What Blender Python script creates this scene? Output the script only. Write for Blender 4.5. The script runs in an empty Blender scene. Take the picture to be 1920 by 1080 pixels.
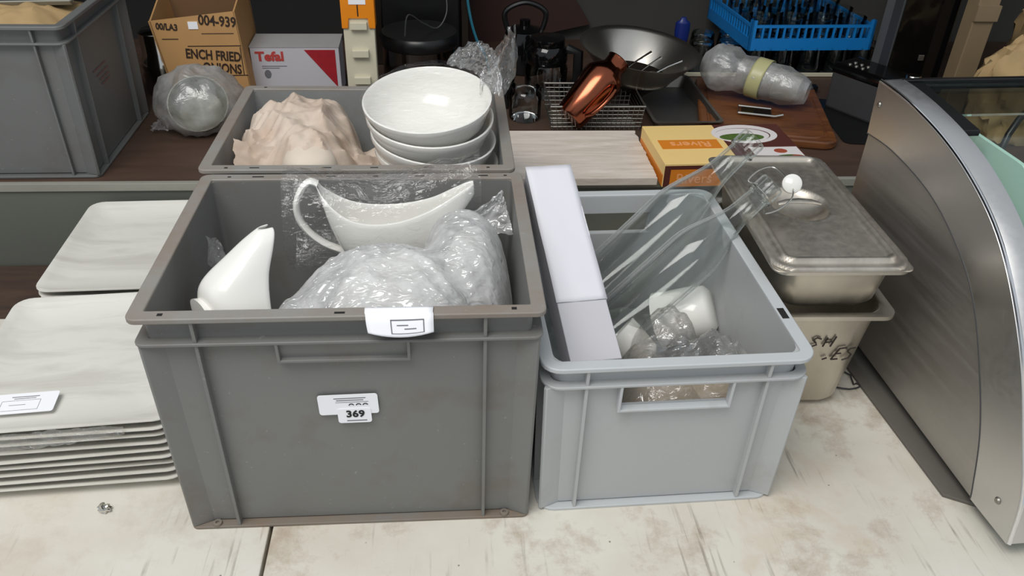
import bpy, bmesh, math, random
from mathutils import Vector, Matrix, Euler, noise
random.seed(7)
PI = math.pi
sc = bpy.context.scene
COL = sc.collection
# ------------------------------------------------------------------ camera
def cam_axes(yaw, pitch, roll):
    cy, sy, cp, sp = math.cos(yaw), math.sin(yaw), math.cos(pitch), math.sin(pitch)
    f = Vector((sy*cp, cy*cp, -sp)); r = Vector((cy, -sy, 0)); u = r.cross(f)
    c, s = math.cos(roll), math.sin(roll)
    return c*r + s*u, -s*r + c*u, f
cd = bpy.data.cameras.new('camera'); cam = bpy.data.objects.new('camera', cd); COL.objects.link(cam)
_r, _u, _f = cam_axes(0.0905, 0.5916, 0.034)
cam.matrix_world = Matrix(((_r.x, _u.x, -_f.x, 0.1066), (_r.y, _u.y, -_f.y, -0.6373), (_r.z, _u.z, -_f.z, 0.7613), (0, 0, 0, 1)))
cd.sensor_width = 36.0; cd.lens = 36.0*1526.97/1920.0; cd.clip_start = 0.01; cd.clip_end = 50
sc.camera = cam
# ------------------------------------------------------------------ world, light, exposure
w = bpy.data.worlds.new('overcast'); sc.world = w; w.use_nodes = True
w.node_tree.nodes['Background'].inputs[0].default_value = (0.86, 0.93, 1.0, 1)
w.node_tree.nodes['Background'].inputs[1].default_value = 0.55
def area(name, loc, target, sx, sy, power, col=(1, 1, 1)):
    ld = bpy.data.lights.new(name, 'AREA'); ld.shape = 'RECTANGLE'; ld.size = sx; ld.size_y = sy; ld.energy = power; ld.color = col
    o = bpy.data.objects.new(name, ld); COL.objects.link(o); o.location = loc
    o.rotation_euler = (Vector(target)-Vector(loc)).to_track_quat('-Z', 'Y').to_euler()
    return o
area('daylight_from_open_front', (-0.55, -0.75, 2.3), (0.15, 0.45, 0.1), 1.6, 1.1, 44, (1.0, 0.985, 0.95))
sc.view_settings.view_transform = 'Standard'; sc.view_settings.look = 'None'
sc.view_settings.exposure = 0.0; sc.view_settings.gamma = 1.0; sc.view_settings.use_curve_mapping = False

# ------------------------------------------------------------------ materials
def lin(c): return tuple(((v/255)/12.92 if v/255 <= .04045 else ((v/255+.055)/1.055)**2.4) for v in c) + (1,)
class NT:
    def __init__(s, name):
        s.m = bpy.data.materials.new(name); s.m.use_nodes = True; s.t = s.m.node_tree
        s.p = s.t.nodes['Principled BSDF']; s.out = s.t.nodes['Material Output']; s._co = None
    def n(s, typ, **kw):
        x = s.t.nodes.new(typ)
        for k, v in kw.items():
            if k.startswith('i_'): x.inputs[k[2:].replace('_', ' ')].default_value = v
            else: setattr(x, k, v)
        return x
    def l(s, a, b): s.t.links.new(a, b)
    def co(s, scale=(1, 1, 1), rot=(0, 0, 0)):
        if not s._co: s._co = s.n('ShaderNodeTexCoord')
        mp = s.n('ShaderNodeMapping'); mp.inputs['Scale'].default_value = scale; mp.inputs['Rotation'].default_value = rot
        s.l(s._co.outputs['Object'], mp.inputs[0]); return mp.outputs[0]
    def noise(s, sc_, detail=4, rough=.55, vec=None, typ='FBM', dist=0):
        x = s.n('ShaderNodeTexNoise'); x.noise_type = typ
        x.inputs['Scale'].default_value = sc_; x.inputs['Detail'].default_value = detail; x.inputs['Roughness'].default_value = rough; x.inputs['Distortion'].default_value = dist
        s.l(vec if vec else s.co(), x.inputs['Vector']); return x.outputs[0]
    def ramp(s, src, p0, p1, c0=(0, 0, 0, 1), c1=(1, 1, 1, 1)):
        r = s.n('ShaderNodeValToRGB'); e = r.color_ramp.elements
        e[0].position, e[1].position = p0, p1; e[0].color, e[1].color = c0, c1
        s.l(src, r.inputs[0]); return r.outputs[0]
    def mix(s, fac, a, b):
        x = s.n('ShaderNodeMix'); x.data_type = 'RGBA'
        for v, i in ((fac, 0), (a, 6), (b, 7)):
            if isinstance(v, (tuple, float, int)): x.inputs[i].default_value = v
            else: s.l(v, x.inputs[i])
        return x.outputs[2]
    def mul(s, a, k):
        x = s.n('ShaderNodeMath', operation='MULTIPLY'); s.l(a, x.inputs[0])
        if isinstance(k, (int, float)): x.inputs[1].default_value = k
        else: s.l(k, x.inputs[1])
        return x.outputs[0]
    def add(s, a, b):
        x = s.n('ShaderNodeMath', operation='ADD'); x.use_clamp = True; s.l(a, x.inputs[0])
        if isinstance(b, (int, float)): x.inputs[1].default_value = b
        else: s.l(b, x.inputs[1])
        return x.outputs[0]
    def base(s, v):
        if isinstance(v, tuple): s.p.inputs['Base Color'].default_value = v
        else: s.l(v, s.p.inputs['Base Color'])
    def set(s, rough=None, metal=None, spec=None):
        if rough is not None: s.p.inputs['Roughness'].default_value = rough
        if metal is not None: s.p.inputs['Metallic'].default_value = metal
        if spec is not None: s.p.inputs['Specular IOR Level'].default_value = spec
    def bump(s, h, strength, dist=.001, to=None):
        b = s.n('ShaderNodeBump'); b.inputs['Strength'].default_value = strength; b.inputs['Distance'].default_value = dist
        s.l(h, b.inputs['Height']); s.l(b.outputs[0], (to or s.p).inputs['Normal']); return b.outputs[0]
MATS = {}
def plain(name, c, rough=.5, metal=0, var=.12, spec=None, scale=30, bump=0, bscale=200):
    if name in MATS: return MATS[name]
    m = NT(name); a = lin(c); b = tuple(v*(1-var) for v in a[:3]) + (1,)
    m.base(m.mix(m.noise(scale), a, b)); m.set(rough, metal, spec)
    if bump: m.bump(m.noise(bscale, 3), bump)
    MATS[name] = m.m; return m.m
def plastic(name, c, dirt, lo, hi, rough=.48, scale=14):
    m = NT(name); a = lin(c)
    f = m.ramp(m.noise(scale, 7, .65), lo, hi)
    base = m.mix(f, a, lin(dirt))
    sp = m.ramp(m.noise(160, 2), .70, .78)
    base = m.mix(m.mul(sp, .25), base, lin((190, 190, 185)))
    m.base(base); m.set(rough); m.bump(m.noise(420, 2), .06)
    MATS[name] = m.m; return m.m
def steel(name, c=(200, 198, 192), rough=.28, stain=.25, sc_=9, streak=(1, 1, 1), dirty=(120, 105, 88)):
    m = NT(name); f = m.mul(m.ramp(m.noise(sc_, 8, .7), .42, .75), stain)
    fine = m.noise(90, 5, .7, m.co(streak))
    base = m.mix(f, lin(c), lin(dirty)); m.base(base); m.set(None, 1.0)
    rr = m.n('ShaderNodeMapRange'); rr.inputs['To Min'].default_value = rough*.75; rr.inputs['To Max'].default_value = rough*1.45
    m.l(fine, rr.inputs[0]); m.l(rr.outputs[0], m.p.inputs['Roughness']); m.bump(fine, .04)
    MATS[name] = m.m; return m.m
def film(name, base_a=.10, streak_a=.55, white=.35, scale=45, rough=.1, tint=(1, 1, 1, 1), bump=.8, wmin=0.0, fk=.55, sheen=0.0):
    """clear crinkled polythene: see-through, glossy, with milky creases and painted white glints"""
    m = NT(name); t = m.t; t.nodes.remove(m.p)
    tr = m.n('ShaderNodeBsdfTransparent'); tr.inputs[0].default_value = tint
    gl = m.n('ShaderNodeBsdfGlossy'); gl.inputs['Roughness'].default_value = rough
    df = m.n('ShaderNodeBsdfTranslucent'); df.inputs[0].default_value = (.9, .9, .9, 1)
    d2 = m.n('ShaderNodeBsdfDiffuse'); d2.inputs[0].default_value = (.88, .88, .88, 1)
    dm = m.n('ShaderNodeMixShader'); dm.inputs[0].default_value = .6; m.l(df.outputs[0], dm.inputs[1]); m.l(d2.outputs[0], dm.inputs[2])
    ridg = m.noise(scale, 5, .6, None, 'RIDGED_MULTIFRACTAL', .6)
    soft = m.noise(scale*.5, 5, .6)
    b = m.bump(m.noise(scale*1.0, 3, .55, m.co((1, 2.2, 1.4), (.3, .2, .7)), 'FBM', 1.8), bump, .004, gl)
    st = m.ramp(ridg, .5, .85)
    lw = m.n('ShaderNodeLayerWeight'); lw.inputs['Blend'].default_value = .35; m.l(b, lw.inputs['Normal'])
    gf = m.add(m.mul(lw.outputs['Facing'], fk), base_a)
    m1 = m.n('ShaderNodeMixShader'); m.l(gf, m1.inputs[0]); m.l(tr.outputs[0], m1.inputs[1]); m.l(gl.outputs[0], m1.inputs[2])
    wf = m.add(m.mul(m.mul(st, streak_a), m.ramp(soft, .3, .7)), m.mul(m.ramp(soft, .35, .7), white))  # white streaks along the creases paint the film's glints
    wf = m.add(wf, wmin)
    m2 = m.n('ShaderNodeMixShader'); m.l(wf, m2.inputs[0]); m.l(m1.outputs[0], m2.inputs[1]); m.l(dm.outputs[0], m2.inputs[2])
    res = m2.outputs[0]
    if sheen:
        cr = m.noise(scale*.8, 5, .62, m.co((1, 2.4, 1.5), (.2, .4, .8)), 'RIDGED_MULTIFRACTAL', 1.2)
        bd = m.bump(cr, .55, .0035, d2); bg = m.bump(cr, 1.0, .006, gl)
        m4 = m.n('ShaderNodeMixShader'); m.l(m.mul(m.ramp(m.noise(scale*.9, 4, .65, None, 'RIDGED_MULTIFRACTAL', .4), .35, .8), sheen), m4.inputs[0]); m.l(res, m4.inputs[1]); m.l(gl.outputs[0], m4.inputs[2]); res = m4.outputs[0]
    m.l(res, m.out.inputs[0]); MATS[name] = m.m; return m.m
def thin_glass(name, tint=(.96, .98, .97, 1), blend=.12, rough=.02, k=1.0, edge=0):
    m = NT(name); m.t.nodes.remove(m.p)
    tr = m.n('ShaderNodeBsdfTransparent'); tr.inputs[0].default_value = tint
    gl = m.n('ShaderNodeBsdfGlossy'); gl.inputs['Roughness'].default_value = rough
    lw = m.n('ShaderNodeLayerWeight'); lw.inputs['Blend'].default_value = blend
    mx = m.n('ShaderNodeMixShader'); m.l(m.add(m.mul(lw.outputs['Fresnel'], k), .03), mx.inputs[0]); m.l(tr.outputs[0], mx.inputs[1]); m.l(gl.outputs[0], mx.inputs[2])
    res = mx.outputs[0]
    if edge:      # pale grey painted on edge-on glass to imitate its light rims
        l2 = m.n('ShaderNodeLayerWeight'); l2.inputs['Blend'].default_value = .5
        pw = m.n('ShaderNodeMath', operation='POWER'); m.l(l2.outputs['Facing'], pw.inputs[0]); pw.inputs[1].default_value = 3.2
        df = m.n('ShaderNodeBsdfDiffuse'); df.inputs[0].default_value = (.72, .75, .74, 1)
        m3 = m.n('ShaderNodeMixShader'); m.l(m.mul(pw.outputs[0], edge), m3.inputs[0]); m.l(res, m3.inputs[1]); m.l(df.outputs[0], m3.inputs[2]); res = m3.outputs[0]
    m.l(res, m.out.inputs[0]); MATS[name] = m.m; return m.m

def table_mat(name, seed, base=(226, 222, 212), brown=.55):
    m = NT(name); co = m.co((1, 1, 1)); 
    mp = m.n('ShaderNodeMapping'); mp.inputs['Location'].default_value = (seed, seed*.7, 0); m.l(co, mp.inputs[0]); v = mp.outputs[0]
    c = m.mix(m.ramp(m.noise(5, 6, .6, v), .35, .7), lin(base), lin((206, 198, 184)))
    st = m.ramp(m.noise(7.5, 9, .74, v, 'FBM', .1), .52, .68)
    c = m.mix(m.mul(st, brown), c, lin((150, 122, 92)))
    st2 = m.ramp(m.noise(3.2, 6, .7, v, 'FBM', .2), .58, .70)
    c = m.mix(m.mul(st2, .32), c, lin((190, 150, 104)))
    for ang, s1, k in ((.5, 110, .5), (-.9, 140, .45), (1.9, 100, .45), (-.3, 120, .4)):
        mm = m.n('ShaderNodeMapping'); mm.inputs['Rotation'].default_value = (0, 0, ang); mm.inputs['Scale'].default_value = (1, .05, 1); mm.inputs['Location'].default_value = (seed*2+ang, 0, 0)
        m.l(co, mm.inputs[0])
        sc_ = m.ramp(m.noise(s1, 2, .5, mm.outputs[0]), .64, .70)
        patch = m.ramp(m.noise(7, 4, .6, v), .48, .62)
        c = m.mix(m.mul(m.mul(sc_, patch), k), c, lin((98, 80, 64)))
    vo = m.n('ShaderNodeTexVoronoi'); vo.inputs['Scale'].default_value = 38; m.l(v, vo.inputs['Vector'])
    dots = m.ramp(vo.outputs['Distance'], .035, .06, (1, 1, 1, 1), (0, 0, 0, 1))
    c = m.mix(m.mul(m.mul(dots, m.ramp(m.noise(14, 2, .5, v), .5, .6)), .75), c, lin((70, 60, 52)))
    m.base(c); m.set(.55); m.bump(m.noise(60, 6, .6, v), .12, .002)
    MATS[name] = m.m; return m.m
def wood(name, c0, c1, scale=(3, 30, 30), rough=.55, rot=0, dist=1.0):
    m = NT(name); v = m.co(scale, (0, 0, rot))
    m.base(m.mix(m.ramp(m.noise(2.2, 7, .65, v, 'FBM', dist), .3, .7), lin(c0), lin(c1))); m.set(rough)
    m.bump(m.noise(3, 5, .6, v), .1); MATS[name] = m.m; return m.m

M_TABLE_L = table_mat('painted_board_left', 3.1, (222, 219, 210), .25)
M_TABLE_R = table_mat('painted_board_right', 8.4, (222, 218, 206), .6)
M_BROWN = wood('dark_brown_wood', (84, 66, 54), (58, 44, 36), (2, 14, 14), .6)
M_SHELF = wood('shelf_brown_laminate', (84, 64, 53), (66, 50, 41), (2, 12, 12), .5)
M_FASCIA = plain('fascia_grey_green', (104, 106, 98), .5, 0, .15, None, 6)
M_LIP = plain('fascia_lip', (150, 148, 138), .45)
M_WHITEWOOD = None
def _ww():
    m = NT('whitewashed_timber'); v = m.co((4, 30, 30))
    c = m.mix(m.ramp(m.noise(2, 7, .65, v, 'FBM', .8), .35, .7), lin((228, 218, 207)), lin((198, 184, 170)))
    kn = m.ramp(m.noise(9, 4, .6, m.co((1, 1.6, 1))), .66, .76)
    c = m.mix(m.mul(kn, .6), c, lin((128, 96, 76))); m.base(c); m.set(.7); m.bump(m.noise(4, 5, .6, v), .25, .002); return m.m
M_WHITEWOOD = _ww()
M_DGREY = plastic('dark_grey_plastic', (119, 119, 116), (112, 104, 96), .5, .8, .5)
M_DRIM = plastic('dirty_grey_rim_plastic', (138, 135, 130), (132, 117, 104), .40, .72, .55, 9)
M_DBASE = plastic('dusty_grey_base_plastic', (122, 119, 113), (126, 110, 94), .34, .62, .6, 10)
M_LGREY = plastic('light_grey_plastic', (178, 180, 180), (162, 160, 156), .55, .85, .42)
M_LRIM = plastic('light_grey_rim_plastic', (190, 193, 194), (172, 170, 164), .55, .85, .42)
M_BGREY = plastic('back_crate_grey_plastic', (132, 135, 135), (128, 120, 112), .5, .8, .5)
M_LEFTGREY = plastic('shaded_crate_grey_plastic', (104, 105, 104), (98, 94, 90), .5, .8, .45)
M_PORC = plain('white_porcelain', (238, 236, 230), .16, 0, .03, .55, 8)
M_PLATE = None
def _pl():
    m = NT('off_white_stoneware'); v = m.co((1, 5, 1), (0, 0, .5))
    c = m.mix(m.ramp(m.noise(4, 5, .6, v, 'FBM', .8), .45, .72), lin((224, 222, 214)), lin((196, 192, 182))); m.base(c); m.set(.35); return m.m
M_PLATE = _pl()
M_STEEL = steel('stained_stainless_steel', (214, 206, 194), .42, .5, 9)
M_PANSTEEL = steel('brushed_pan_steel', (216, 210, 198), .36, .3, 6, (1, 1, .1))
M_COUNTER = steel('satin_counter_steel', (192, 189, 185), .46, .15, 4, (1, .05, 1))
M_TRIM = steel('counter_trim_aluminium', (214, 213, 212), .34, .08, 4)
M_EDGE = plain('polished_trim_edge', (240, 240, 242), .12, 1, .03)
M_BRIGHT = plain('bright_steel', (214, 212, 206), .12, 1, .06)
M_DSTEEL = plain('dull_steel', (168, 164, 156), .45, 1, .2)
M_COPPER = plain('hammered_copper', (158, 90, 66), .18, 1, .25, None, 20)
M_PAPER = plain('white_paper', (246, 246, 250), .7, 0, .02)
M_CARD = plain('white_card', (222, 221, 227), .65, 0, .04, None, 12)
M_CARD2 = plain('grey_white_card', (194, 192, 197), .65, 0, .05, None, 12)
M_INK = plain('black_ink', (22, 22, 24), .6)
M_GREYINK = plain('grey_print', (110, 110, 116), .7)
M_MARKER = plain('brown_black_marker', (48, 38, 32), .6)
M_BLACK = plain('black_plastic', (20, 20, 21), .35, 0, .3)
M_GLOSSBLACK = plain('gloss_black_plastic', (12, 12, 13), .08, 0, .2)
M_DARKGREY = plain('charcoal_plastic', (66, 66, 68), .5, 0, .15)
M_SLOT_SHADE = plain('slot_shade', (26, 24, 22), .8)
M_CARDBOARD = plain('brown_cardboard', (196, 150, 96), .75, 0, .18, None, 18)
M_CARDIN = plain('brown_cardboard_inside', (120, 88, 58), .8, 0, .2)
M_PRINT = plain('dark_brown_print', (52, 36, 26), .7)
M_RED = plain('red_print', (176, 30, 42), .5, 0, .4, None, 60)
M_REDINK = plain('red_lettering', (190, 66, 60), .6)
M_ORANGE = plain('orange_plastic', (240, 142, 24), .4)
M_CREAM = plain('cream_plastic', (214, 208, 184), .45, 0, .08)
M_BLUE = plain('blue_rack_plastic', (22, 128, 205), .4, 0, .15)
M_DBLUE = plain('navy_blue_plastic', (20, 40, 112), .35)
M_TEAL = plain('teal_hose', (30, 104, 124), .4)
M_YELLOWBOX = plain('yellow_printed_card', (250, 214, 140), .5, 0, .05)
M_ORBOX = plain('orange_printed_card', (226, 134, 36), .5, 0, .06)
M_PINKINK = plain('pale_orange_lettering', (250, 176, 116), .5)
M_MAROON = plain('maroon_printed_card', (92, 44, 36), .5, 0, .2)
M_DISHWHITE = plain('printed_white_dish', (236, 228, 226), .5, 0, .04)
M_GREENFOOD = plain('printed_green_salad', (96, 128, 52), .6, 0, .7, None, 160)
M_REDFOOD = plain('printed_red_food', (196, 92, 62), .6, 0, .6, None, 160)
M_MINT = plain('mint_reflection', (214, 240, 228), .3, 0, .03)
M_TAPE = plain('yellow_tape', (190, 186, 136), .35, 0, .1)
M_FROST = plain('frosted_plastic', (176, 172, 166), .4, 0, .15)
M_BOARD = wood('walnut_board', (132, 80, 40), (78, 44, 24), (3, 16, 16), .4)
M_BAGPAPER = plain('brown_sack', (188, 158, 112), .8, 0, .3, None, 30, .3, 60)
M_WALL = plain('dark_grey_wall', (74, 72, 69), .85, 0, .2, None, 5)
M_WALLD = plain('very_dark_shade_wall', (40, 38, 38), .85, 0, .3, None, 5)
M_POST = plain('grey_upright', (128, 130, 132), .5, .3, .12)
M_TANPOST = plain('tan_upright', (140, 120, 92), .6, 0, .15)
M_GLASS = thin_glass('clear_bottle_glass', (.97, .98, .975, 1), .13, .05, .5, .75)
M_GLASSD = thin_glass('tumbler_glass', (.90, .93, .92, 1), .25, .03, 1.2)
M_PANE = thin_glass('curved_display_glass', (.93, .98, .96, 1), .08, .01, .8)
M_WIRE = plain('zinc_wire', (214, 212, 204), .25, 1, .05)
M_FILM = film('clear_film', .04, .9, .0, 36, .06, (1, 1, 1, 1), 1.0, .015, .42)
M_FILM_TOP = film('tight_clear_film', .03, .9, .0, 30, .06, (1, 1, 1, 1), .8, 0, .15)
M_FILM_TWIST = film('twisted_clear_film', .26, .9, .16, 70, .08)
M_BUBBLE = film('cloudy_bubble_wrap', .16, .8, .45, 62, .10, (1, 1, 1, 1), 1.0, .38, .4, .75)
M_BAG = film('warm_clear_bag', .16, .75, .18, 40, .1, (.97, .95, .92, 1))
M_FROSTBAG = film('dull_plastic_bag', .10, .6, .42, 18, .25, (.85, .85, .82, 1), .6, .14)
def _kp():
    m = NT('kraft_paper'); c = m.mix(m.ramp(m.noise(16, 6, .6), .4, .72), lin((206, 190, 175)), lin((182, 158, 138)))
    m.base(c); m.set(.8); m.bump(m.noise(38, 5, .6, None, 'RIDGED_MULTIFRACTAL', .4), .6, .004); return m.m
M_KRAFT = _kp()

# ------------------------------------------------------------------ mesh helpers
def bm_(): return bmesh.new()
def box(bm, x0, x1, y0, y1, z0, z1, mat=None):
    v = [bm.verts.new((x, y, z)) for z in (z0, z1) for (x, y) in ((x0, y0), (x1, y0), (x1, y1), (x0, y1))]
    if mat is not None:
        for q in v: q.co = mat @ q.co
    for f in ((3, 2, 1, 0), (4, 5, 6, 7), (0, 1, 5, 4), (1, 2, 6, 5), (2, 3, 7, 6), (3, 0, 4, 7)): bm.faces.new([v[i] for i in f])
    return bm
def loft(bm, loops, cap0=True, cap1=True, closed=True):
    L = [[bm.verts.new(p) for p in lp] for lp in loops]
    n = len(L[0]); fs = []
    for a, b in zip(L, L[1:]):
        row = []
        for i in range(n if closed else n-1):
            j = (i+1) % n
            row.append(bm.faces.new((a[i], a[j], b[j], b[i])))
        fs.append(row)
    if cap0: bm.faces.new(list(reversed(L[0])))
    if cap1: bm.faces.new(L[-1])
    return L, fs
def rrect(w, d, r, n=5, xs=()):
    """loop, counter-clockwise, front edge first; xs extra points on front/back edges"""
    pts = [(x, -d/2) for x in xs]
    for cx, cy, a0 in ((w/2-r, -d/2+r, -PI/2), (w/2-r, d/2-r, 0)):
        pts += [(cx+r*math.cos(a0+PI/2*k/n), cy+r*math.sin(a0+PI/2*k/n)) for k in range(n+1)]
    pts += [(x, d/2) for x in reversed(xs)]
    for cx, cy, a0 in ((-w/2+r, d/2-r, PI/2), (-w/2+r, -d/2+r, PI)):
        pts += [(cx+r*math.cos(a0+PI/2*k/n), cy+r*math.sin(a0+PI/2*k/n)) for k in range(n+1)]
    return pts
def at(pts, z, ox=0, oy=0): return [(x+ox, y+oy, z) for x, y in pts]
def ringplate(bm, w, d, r, inset, z0, z1, oy=0):
    o = rrect(w, d, r); i = rrect(w-2*inset, d-2*inset, max(r-inset, .002))
    loft(bm, [at(i, z0, 0, oy), at(o, z0, 0, oy), at(o, z1, 0, oy), at(i, z1, 0, oy), at(i, z0, 0, oy)], False, False); return bm
def prism(bm, pts, h0, h1, f):
    """2d polygon extruded; f(a,b,h)->xyz"""
    loft(bm, [[f(a, b, h0) for a, b in pts], [f(a, b, h1) for a, b in pts]]); return bm
def lathe(bm, prof, seg=32, cap0=False, cap1=False, M=None):
    lp = [[(r*math.cos(2*PI*k/seg), r*math.sin(2*PI*k/seg), z) for k in range(seg)] for r, z in prof]
    if M is not None: lp = [[tuple(M @ Vector(p)) for p in l] for l in lp]
    loft(bm, lp, cap0, cap1); return bm
def tube(bm, pts, r, seg=8, closed=False, flat=1.0):
    P = [Vector(p) for p in pts]; n = len(P); loops = []; up = Vector((0, 0, 1)); prev = None
    for i, p in enumerate(P):
        a = P[(i-1) % n] if (closed or i) else p; b = P[(i+1) % n] if (closed or i < n-1) else p
        t = (b-a).normalized()
        s = t.cross(prev if prev else (up if abs(t.z) < .9 else Vector((1, 0, 0)))).normalized()
        u = s.cross(t).normalized(); prev = u
        rr = r[i] if isinstance(r, (list, tuple)) else r
        loops.append([p + s*rr*math.cos(2*PI*k/seg) + u*rr*flat*math.sin(2*PI*k/seg) for k in range(seg)])
    if closed: loops.append(loops[0])
    loft(bm, loops, not closed, not closed)
    if closed: bmesh.ops.remove_doubles(bm, verts=bm.verts, dist=1e-6)
    return bm
def spl(P, n=6):
    P = [Vector(p) for p in P]; out = []
    for i in range(len(P)-1):
        a, b_, c, d = P[max(0, i-1)], P[i], P[i+1], P[min(len(P)-1, i+2)]
        for k in range(n):
            t_ = k/n; out.append(.5*(2*b_+(c-a)*t_+(2*a-5*b_+4*c-d)*t_*t_+(3*b_-a-3*c+d)*t_**3))
    return out+[P[-1]]
def grid(bm, nx, ny, f):
    V = [[bm.verts.new(f(i/nx, j/ny)) for i in range(nx+1)] for j in range(ny+1)]
    for j in range(ny):
        for i in range(nx): bm.faces.new((V[j][i], V[j][i+1], V[j+1][i+1], V[j+1][i]))
    return V
def obj(name, bm, mat, parent=None, smooth=False, bevel=0, loc=None, rot=None, solid=0, sub=0, angle=40):
    bmesh.ops.recalc_face_normals(bm, faces=bm.faces)
    me = bpy.data.meshes.new(name); bm.to_mesh(me); bm.free()
    me.materials.append(mat)
    if smooth:
        for p in me.polygons: p.use_smooth = True
        me.set_sharp_from_angle(angle=math.radians(angle))
    o = bpy.data.objects.new(name, me); COL.objects.link(o)
    if parent: o.parent = parent
    if loc: o.location = loc
    if rot: o.rotation_euler = rot
    if solid:
        md = o.modifiers.new('s', 'SOLIDIFY'); md.thickness = solid; md.offset = 0
    if sub:
        md = o.modifiers.new('u', 'SUBSURF'); md.levels = sub; md.render_levels = sub
    if bevel:
        md = o.modifiers.new('b', 'BEVEL'); md.width = bevel; md.segments = 2; md.limit_method = 'ANGLE'
    return o
def thing(name, label, cat, loc=(0, 0, 0), rot=(0, 0, 0), group=None):
    o = bpy.data.objects.new(name, None); COL.objects.link(o); o.location = loc; o.rotation_euler = rot
    o.empty_display_size = .02
    o['label'] = label; o['category'] = cat
    if group: o['group'] = group
    return o
def tag(o, label, cat, group=None):
    o['label'] = label; o['category'] = cat
    if group: o['group'] = group
    return o
def struct(o): o['kind'] = 'structure'; return o
def copy_tree(o, parent=None):
    c = o.copy(); COL.objects.link(c)
    if parent: c.parent = parent
    for ch in list(o.children): copy_tree(ch, c)
    return c
def text(parent, s, size, loc, rot, mat, bold=.0, name='lettering', sx=1.0, ext=.0003):
    cu = bpy.data.curves.new(name, 'FONT'); cu.body = s; cu.size = size; cu.extrude = ext; cu.offset = bold
    cu.align_x = 'CENTER'; cu.align_y = 'CENTER'; cu.resolution_u = 3
    t = bpy.data.objects.new('tmp', cu); COL.objects.link(t)
    dg = bpy.context.evaluated_depsgraph_get(); me = bpy.data.meshes.new_from_object(t.evaluated_get(dg)); me.name = name
    bpy.data.objects.remove(t); bpy.data.curves.remove(cu)
    me.materials.clear(); me.materials.append(mat)
    o = bpy.data.objects.new(name, me); COL.objects.link(o)
    if parent: o.parent = parent
    o.location = loc; o.rotation_euler = rot; o.scale = (sx, 1, 1); return o
def fbm(x, y, z, s, o=4): return noise.fractal(Vector((x*s, y*s, z*s)), 1.0, 2.0, o)
def ridge(x, y, z, s): return 1-abs(noise.noise(Vector((x*s, y*s, z*s))))*2

# ------------------------------------------------------------------ setting
b = box(bm_(), -3, 3.5, -3, 2.5, -.92, -.9); struct(obj('floor', b, M_WALL))
b = box(bm_(), -2.2, 3.0, 1.46, 1.5, -.9, 1.6); struct(obj('wall_back', b, M_WALL))
b = box(bm_(), -1.45, -1.41, .45, 1.46, -.9, 1.6); struct(obj('shade_wall_left', b, M_WALLD))  # unseen side wall, added to darken the back
b = box(bm_(), 2.4, 2.44, .45, 1.46, -.9, 1.6); struct(obj('shade_wall_right', b, M_WALLD))  # matching unseen wall, added to keep light off the back
b = box(bm_(), -1.45, 2.44, 1.02, 1.46, .70, .74); struct(obj('shade_deck', b, M_WALLD))      # unseen deck just above the frame, added to shade the back
# dark boards standing against the wall
b = box(bm_(), -1.4, -.08, 1.43, 1.46, .0, .66); struct(obj('trim_1', b, M_WALLD))
b = prism(bm_(), [(-.05, .10), (.16, .10), (.47, .17), (.18, .60), (-.05, .60)], 1.43, 1.455, lambda a, c, h: (a, h, c))
struct(obj('trim_2', b, plain('dark_red_brown_board', (58, 34, 28), .7)))
tb = thing('trestle_table', 'long trestle table topped with scuffed white painted boards', 'table', (0, 0, 0))
def board(x0, x1, y0, y1, z0, z1, mat, nm='plank'): return obj(nm, box(bm_(), x0, x1, y0, y1, z0, z1), mat, tb, bevel=.0015)
board(-1.35, -.1065, -.45, .43, -.03, 0, M_TABLE_L); board(-.1025, 1.75, -.45, .636, -.03, 0, M_TABLE_R)
board(-1.35, -.1065, .432, .636, -.06, -.032, M_BROWN)
board(-1.35, 1.75, -.40, .60, -.13, -.06, M_BROWN, 'underframe')
for x in (-1.2, 1.6):
    for y in (-.3, .5): obj('leg', box(bm_(), x-.03, x+.03, y-.03, y+.03, -.9, -.13), M_BROWN, tb)
sh = thing('raised_back_shelf', 'brown raised shelf with grey-green metal front behind the crates', 'shelf', (0, .64, 0))
obj('shelf_board', box(bm_(), -1.4, 2.38, .004, .81, .105, .125), M_SHELF, sh)
obj('fascia', box(bm_(), -1.4, 2.38, .0, .004, -.08, .123), M_FASCIA, sh)
obj('edge_lip', box(bm_(), -1.4, 2.38, -.004, .006, .112, .1265), M_LIP, sh, bevel=.001)
for x in (-1.3, .2, 2.2): obj('support', box(bm_(), x-.03, x+.03, .06, .7, -.9, .105), M_BROWN, sh)
# whitewashed board lying on the shelf
wbd = thing('whitewashed_board', 'whitewashed timber board with knots lying flat behind the light grey crate', 'board', (0, 0, .1255))
V = bm_()
def jag(y): return .468 + .004*noise.noise(Vector((y*60, 3, 1)))
for (y0, y1) in ((.618, .713), (.7145, .825)):
    bb = bm_(); n = 14
    lp = [(.19, y0)] + [(jag(y0+(y1-y0)*k/n), y0+(y1-y0)*k/n) for k in range(n+1)] + [(.19, y1)]
    prism(bb, lp, 0, .014, lambda a, c, h: (a, c, h)); obj('plank', bb, M_WHITEWOOD, wbd, bevel=.0008)
# upright posts at the right
up = thing('metal_upright', 'pale grey metal shelf upright behind the black radio', 'upright', (1.115, 1.14, .1255))
obj('channel', box(bm_(), -.028, .028, -.02, .02, 0, .53), M_POST, up, bevel=.002)
obj('flange', box(bm_(), -.012, .012, -.026, -.02, 0, .53), M_POST, up, bevel=.001)

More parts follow.
